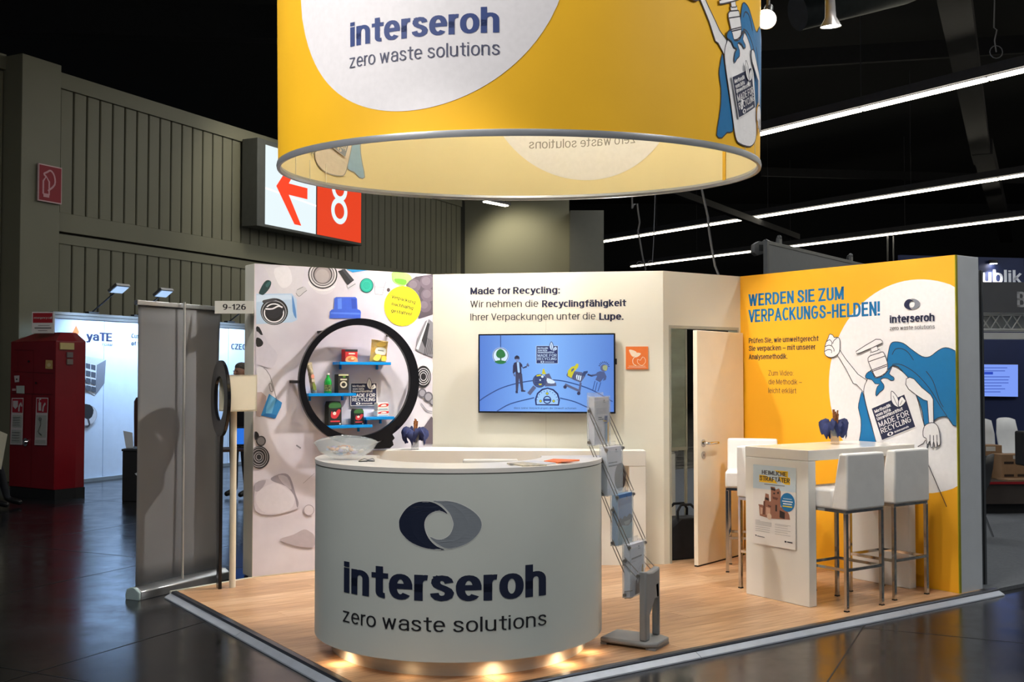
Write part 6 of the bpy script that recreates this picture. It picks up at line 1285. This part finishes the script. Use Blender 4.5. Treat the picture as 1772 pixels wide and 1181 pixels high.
# ------------------------------------------------------------------ hanging grey panel beyond the yellow wall
hg = thing('grey_hoarding', 'plain grey back of a tall stand wall rising behind the yellow wall', 'wall', (0, 0, 0))
Yp = 20; a, b = at(1327.5, 416, Yp), at(1501, 436, Yp*1.22)
hg.location = (a.x, a.y, HALL); hg.rotation_euler = (0, 0, math.atan2(b.y-a.y, b.x-a.x)); LH = math.hypot(b.x-a.x, b.y-a.y); zt3 = a.z-HALL; print('hoard', zt3, b.z-HALL)
gm = M('hoarding_grey', (134, 136, 138), .6, var=.02); gm2 = M('hoarding_frame', (116, 118, 120), .4, .3, var=.04)
m = MB(); m.box(.08, LH-.08, .01, .05, 0, zt3-.06); m.build('panel', gm, hg); m = MB(); m.box(0, .09, 0, .08, 0, zt3); m.box(LH-.09, LH, 0, .08, 0, zt3); m.box(.09, LH-.09, 0, .08, zt3-.07, zt3); m.build('frame', gm2, hg, bevel=.005, seg=1)
for px_, lb in ((1352, 'arm light clamped on the left part of the grey hoarding'), (1475, 'arm light clamped on the right part of the grey hoarding')):
    S = Plane(hg, 0); x = S.px(px_, 430)[0]; t = thing('clamp_light', lb, 'floodlight', RM(hg) @ Vector((x, .04, zt3)), hg.rotation_euler.z, 'clamp lights on the grey hoarding')
    m = MB(); m.box(-.06, .06, -.03, .03, 0, .1); m.tube([(0, 0, .1), (.15, .1, .14), (.35, .2, .14), (.42, .25, .0)], .015, 6); m.build('arm', gm2, t); m = MB(); m.ball((0, 0, .12), .05, 10); m.build('knob', gm2, t, smooth=True)
p_ = at(1313, 429, 20.6); t = thing('floodlight', 'dark floodlight sticking out left of the grey hoarding', 'floodlight', p_, .2); m = MB(); m.prism([(-.14, -.1), (-.06, -.16), (.12, -.1), (.14, .08), (-.02, .12), (-.12, .06)], -.08, .08, axis='y'); m.build('head', gm2, t, bevel=.01); m = MB(); m.box(-.03, .1, -.09, -.08, -.07, .05); m.build('lens', M('lens_dark', (60, 62, 64), .2, var=.05), t); m = MB(); m.tube([(.05, .0, .1), (.15, .0, .16), (.3, .02, .1)], .015, 6); m.build('arm', gm2, t)
# ------------------------------------------------------------------ neighbouring stand at right
car = thing('neighbour_carpet', 'grey carpet platform of the blue stand at the right edge', 'carpet', (0, 0, 0))
e1, e2 = ground(1698, 1032, HALL), ground(1800, 1011, HALL); d = (e2-e1).normalized(); e0_ = e1-d*1.5; far = e1+d*6
m = MB(); nrm = Vector((-d.y, d.x, 0)); pts = [e0_+d*1.62, e1+d*7, e1+d*7+nrm*9, e0_+d*1.62+nrm*9]; m.prism([(p.x, p.y) for p in pts], HALL+.001, HALL+.03); m.build('carpet', M('carpet_grey', (98, 102, 108), .95, var=.08, scale=40, bump=.1), car)
bw_ = thing('blue_stand_wall', 'deep blue rear wall of the right hand stand with white lettering', 'wall', at(1740, 640, 15.5), YAW*.35); bw_.location.z = HALL
S = Plane(bw_, 0); xa = S.px(1690, 600)[0]-1.2; xb = S.px(1772, 600)[0]+3; zt4 = S.px(1730, 458)[1]
dbl = M('deep_blue', (18, 32, 74), .6, var=.08, scale=2)
k = 0; x = xa
while x < xb: m = MB(); m.box(x, x+.99, 0, .05, 0, zt4+.1); m.build('wall_panel', dbl, bw_); x += 1.0
P = Print(S, .003, .001); P.text('Republik', (1640, 489), (1768, 492), 24, K((222, 226, 236)), .8); P.build('lettering')
dlp = at(1719, 456.5, 15.4); t = thing('small_spot', 'small round spot shining on the deep blue wall lettering', 'spotlight', dlp, 0); m = MB(); m.lathe([(0, 0), (.06, 0), (.06, .05), (0, .05)], n=16); m.build('housing', black, t); m = MB(); m.lathe([(0, -.004), (.05, -.004), (.05, 0), (0, 0)], n=16); m.build('lens', glow, t)
lamp('SPOT', dlp+Vector((0, -.05, -.02)), dlp+Vector((0, .12, -1)), 25, (1, .96, .9), .03, 95, .5, name='spot_light')
lamp('AREA', (8.5, 13.2, 3.4), (8.0, 14.5, .8), 18, (.9, .95, 1), .6, name='stand_light')
# fascia with B and truss
Yf = 10.2; fl = at(1703, 490, Yf); ft = thing('grey_fascia', 'grey fascia board with large pale letter B at the right edge', 'sign', (fl.x, fl.y, HALL), .12)
S = Plane(ft, 0); a, b = S.px(1702, 541), S.px(1702, 488); xb = S.px(1772, 500)[0]+1.2
m = MB(); m.box(a[0], xb, 0, .03, a[1], b[1]); m.build('board', M('fascia_grey', (92, 94, 100), .6, var=.03), ft)
P = Print(S, .002, .001); P.text('BERLIN' if False else 'B', (1760, 532), (1776, 533.5), 27, K((196, 198, 204)), 1.2); P.build('lettering')
tr = thing('white_truss', 'white lattice girder under the grey fascia at the right edge', 'truss', (fl.x, fl.y+.1, HALL), .12)
S = Plane(tr, 0); z1_, z0_ = S.px(1703, 543)[1], S.px(1703, 571)[1]; m = MB(); wm = M('truss_white', (196, 198, 198), .4, .2, var=.03)
for y in (0, .16):
    for z in (z1_, z0_): m.tube([(a[0], y, z), (xb, y, z)], .012, 8)
m.build('chord', wm, tr, smooth=True); m = MB(); x = a[0]; k = 0
while x < xb: 
    for y in (0, .16): m.tube([(x, y, z1_ if k % 2 == 0 else z0_), (x+.11, y, z0_ if k % 2 == 0 else z1_)], .006, 6)
    x += .11; k += 1
m.build('brace', wm, tr); m = MB(); m.box(a[0], xb, -.01, .17, S.px(1703, 587)[1], S.px(1703, 576)[1]); m.build('light_beam', M('beam_light', (222, 224, 224), .4, var=.02), tr)
m = MB(); m.box(a[0], xb, .165, .17, z0_, z1_); m.build('back_sheet', M('truss_back', (134, 138, 142), .5, var=.02), tr)
pp_ = ground(1701, 1018, HALL); po = thing('aluminium_post', 'slim grey aluminium post standing right behind the yellow wall end', 'post', (pp_.x+.0, pp_.y, HALL), .3); m = MB(); hz_ = 1.607-HALL+(649.5-468)*pp_.y/1866
m.box(-.03, .025, -.02, .03, 0, hz_); m.build('post_body', M('post_grey', (100, 104, 108), .4, .5, var=.04), po, bevel=.004); m = MB(); m.box(-.006, .002, -.023, -.018, 0, hz_); m.build('slot', black, po)
tv2 = thing('wall_monitor', 'blue lit wall monitor showing text lines on the deep blue wall', 'monitor', bw_.location, bw_.rotation_euler.z)
S = Plane(tv2, -.06); a, b = S.px(1690, 688), S.px(1763, 630); m = MB(); m.box(a[0], b[0], -.06, -.01, a[1], b[1]); m.build('bezel', black, tv2, bevel=.004)
P = Print(S, .001, .0004); P.poly([(1691, 686), (1761.5, 687), (1761.5, 631.5), (1691, 631)], K((112, 142, 226), .9)); 
for i, w2 in enumerate((40, 36, 0, 44, 42, 42, 30, 36, 28)): 
    if w2: P.line([(1703, 637+i*5.2), (1703+w2, 637+i*5.2)], .012, K((60, 84, 170), .9))
P.poly([(1703, 644), (1718, 644), (1718, 648.5), (1703, 648.5)], K((30, 60, 170), .9)); P.build('screen_picture')
# table, cardboard boxes, chairs
tb = at(1745, 836, 12.6); t = thing('red_edged_table', 'low dark table with a red edge carrying cardboard boxes', 'table', (tb.x, tb.y, HALL+.03), .05)
S = Plane(t, 0); zt5 = S.px(1740, 834)[1]; x0_ = S.px(1695, 836)[0]; m = MB(); m.box(x0_, x0_+2.4, 0, .7, zt5-.03, zt5); m.build('table_top', M('table_dark', (60, 52, 48), .5, var=.05), t); m = MB(); m.box(x0_, x0_+2.4, -.008, .0, zt5-.03, zt5-.002); m.build('red_edge', K((150, 20, 30)), t); m = MB(); m.box(x0_+.02, x0_+2.38, .02, .05, .12, zt5-.03); m.build('front_panel', M('panel_brown', (66, 58, 54), .6, var=.05), t)
m = MB(); m.box(x0_+.02, x0_+2.38, .1, .5, 0, .12); m.build('plinth', black, t)
cbd = M('cardboard', (150, 118, 88), .8, var=.08, scale=10); cdk = M('cut_out_dark', (50, 36, 28), .8, var=.05)
for k, (xa, xb2, ya, yb, yy_, lb) in enumerate(((1688, 1734, 771, 830, .45, 'large brown cardboard box on the red edged table, left of the box with slots'), (1734, 1784, 787, 830, .2, 'brown cardboard box with dark slots on the red edged table'))):
    S = Plane(t, yy_); a, b = S.px(xa, yb), S.px(xb2, ya); q = thing('cardboard_box', lb, 'box', RM(t) @ Vector((a[0], yy_, zt5)), .05+.06*k); W_ = b[0]-a[0]; H_ = b[1]-zt5
    m = MB(); m.box(0, W_, 0, .22, 0, H_); m.build('carton', cbd, q, bevel=.004, seg=1); m = MB(); m.box(W_*.4, W_*.75, -.003, 0, H_*.82, H_*.96); m.build('white_label', K((200, 196, 190)), q)
    if k:
        for fx in (.08, .55):
            for fz in (.12, .62): m = MB(); m.box(W_*fx, W_*(fx+.34), -.002, 0, H_*fz, H_*(fz+.1)); m.build('slot', cdk, q)
m = MB(); m.box(0, .45, -.1, .15, 0, .02); q = m.build('cardboard_sheet', cbd); q.location = RM(t) @ Vector((x0_+.35, .11, zt5)); q.rotation_euler = (0, 0, .1); tag(q, 'flat piece of cardboard lying in front of the cardboard boxes', 'cardboard')
def shell_chair(loc, rz, label, col):
    t = thing('shell_chair', label, 'chair', loc, rz, 'chairs of the blue stand'); mt = M('shell_'+str(col[0]), col, .4, var=.03)
    m = MB(); vs = []; n1 = 12
    prof = [(.22, .43), (.1, .42), (-.08, .41), (-.18, .44), (-.23, .55), (-.26, .7), (-.28, .84)]
    for y, z in prof:
        for i in range(n1+1):
            u_ = i/n1*2-1; cur = abs(u_)**3; vs.append((u_*.22*(1 if z < .8 else .85), y+cur*.04, z+cur*.03*(1 if z < .5 else -.8)))
    m.add(vs, [(j*(n1+1)+i, j*(n1+1)+i+1, (j+1)*(n1+1)+i+1, (j+1)*(n1+1)+i) for j in range(len(prof)-1) for i in range(n1)]); o = m.build('seat_shell', mt, t, smooth=True); s_ = o.modifiers.new('s', 'SOLIDIFY'); s_.thickness = .012
    for sx in (-1, 1):
        for sy in (-1, 1): m = MB(); m.tube([(sx*.12, sy*.1, .41), (sx*.22, sy*.22, 0)], .011, 8); m.build('leg', chrome, t, smooth=True)
    return t
p_ = at(1712, 800, 13.9); shell_chair((p_.x-.02, 14.1, HALL+.03), math.pi-.2, 'white shell chair behind the cardboard boxes near the grey post', (206, 206, 206)).scale = (1, 1, 1.25)
p_ = at(1778, 800, 13.9); shell_chair((p_.x+.12, 14.3, HALL+.03), math.pi+.5, 'white shell chair cut by the right picture edge', (214, 214, 214)).scale = (1, 1, 1.25)
p_ = ground(1731, 933, HALL+.03); shell_chair((p_.x-.32, p_.y+.1, HALL+.03), .9, 'black chair with slanting metal leg just behind the grey post', (24, 26, 30))
bb = at(1775, 812, 11.9); o = thing('black_case', 'black case cut by the right picture edge beside the boxes', 'case', (bb.x, bb.y, HALL+.03), 0); m = MB(); m.box(-.03, .3, 0, .2, .62, 1.0); m.build('case_body', black, o, bevel=.02); m = MB(); m.box(.1, .14, .05, .15, 0, .62); m.build('leg', black, o)
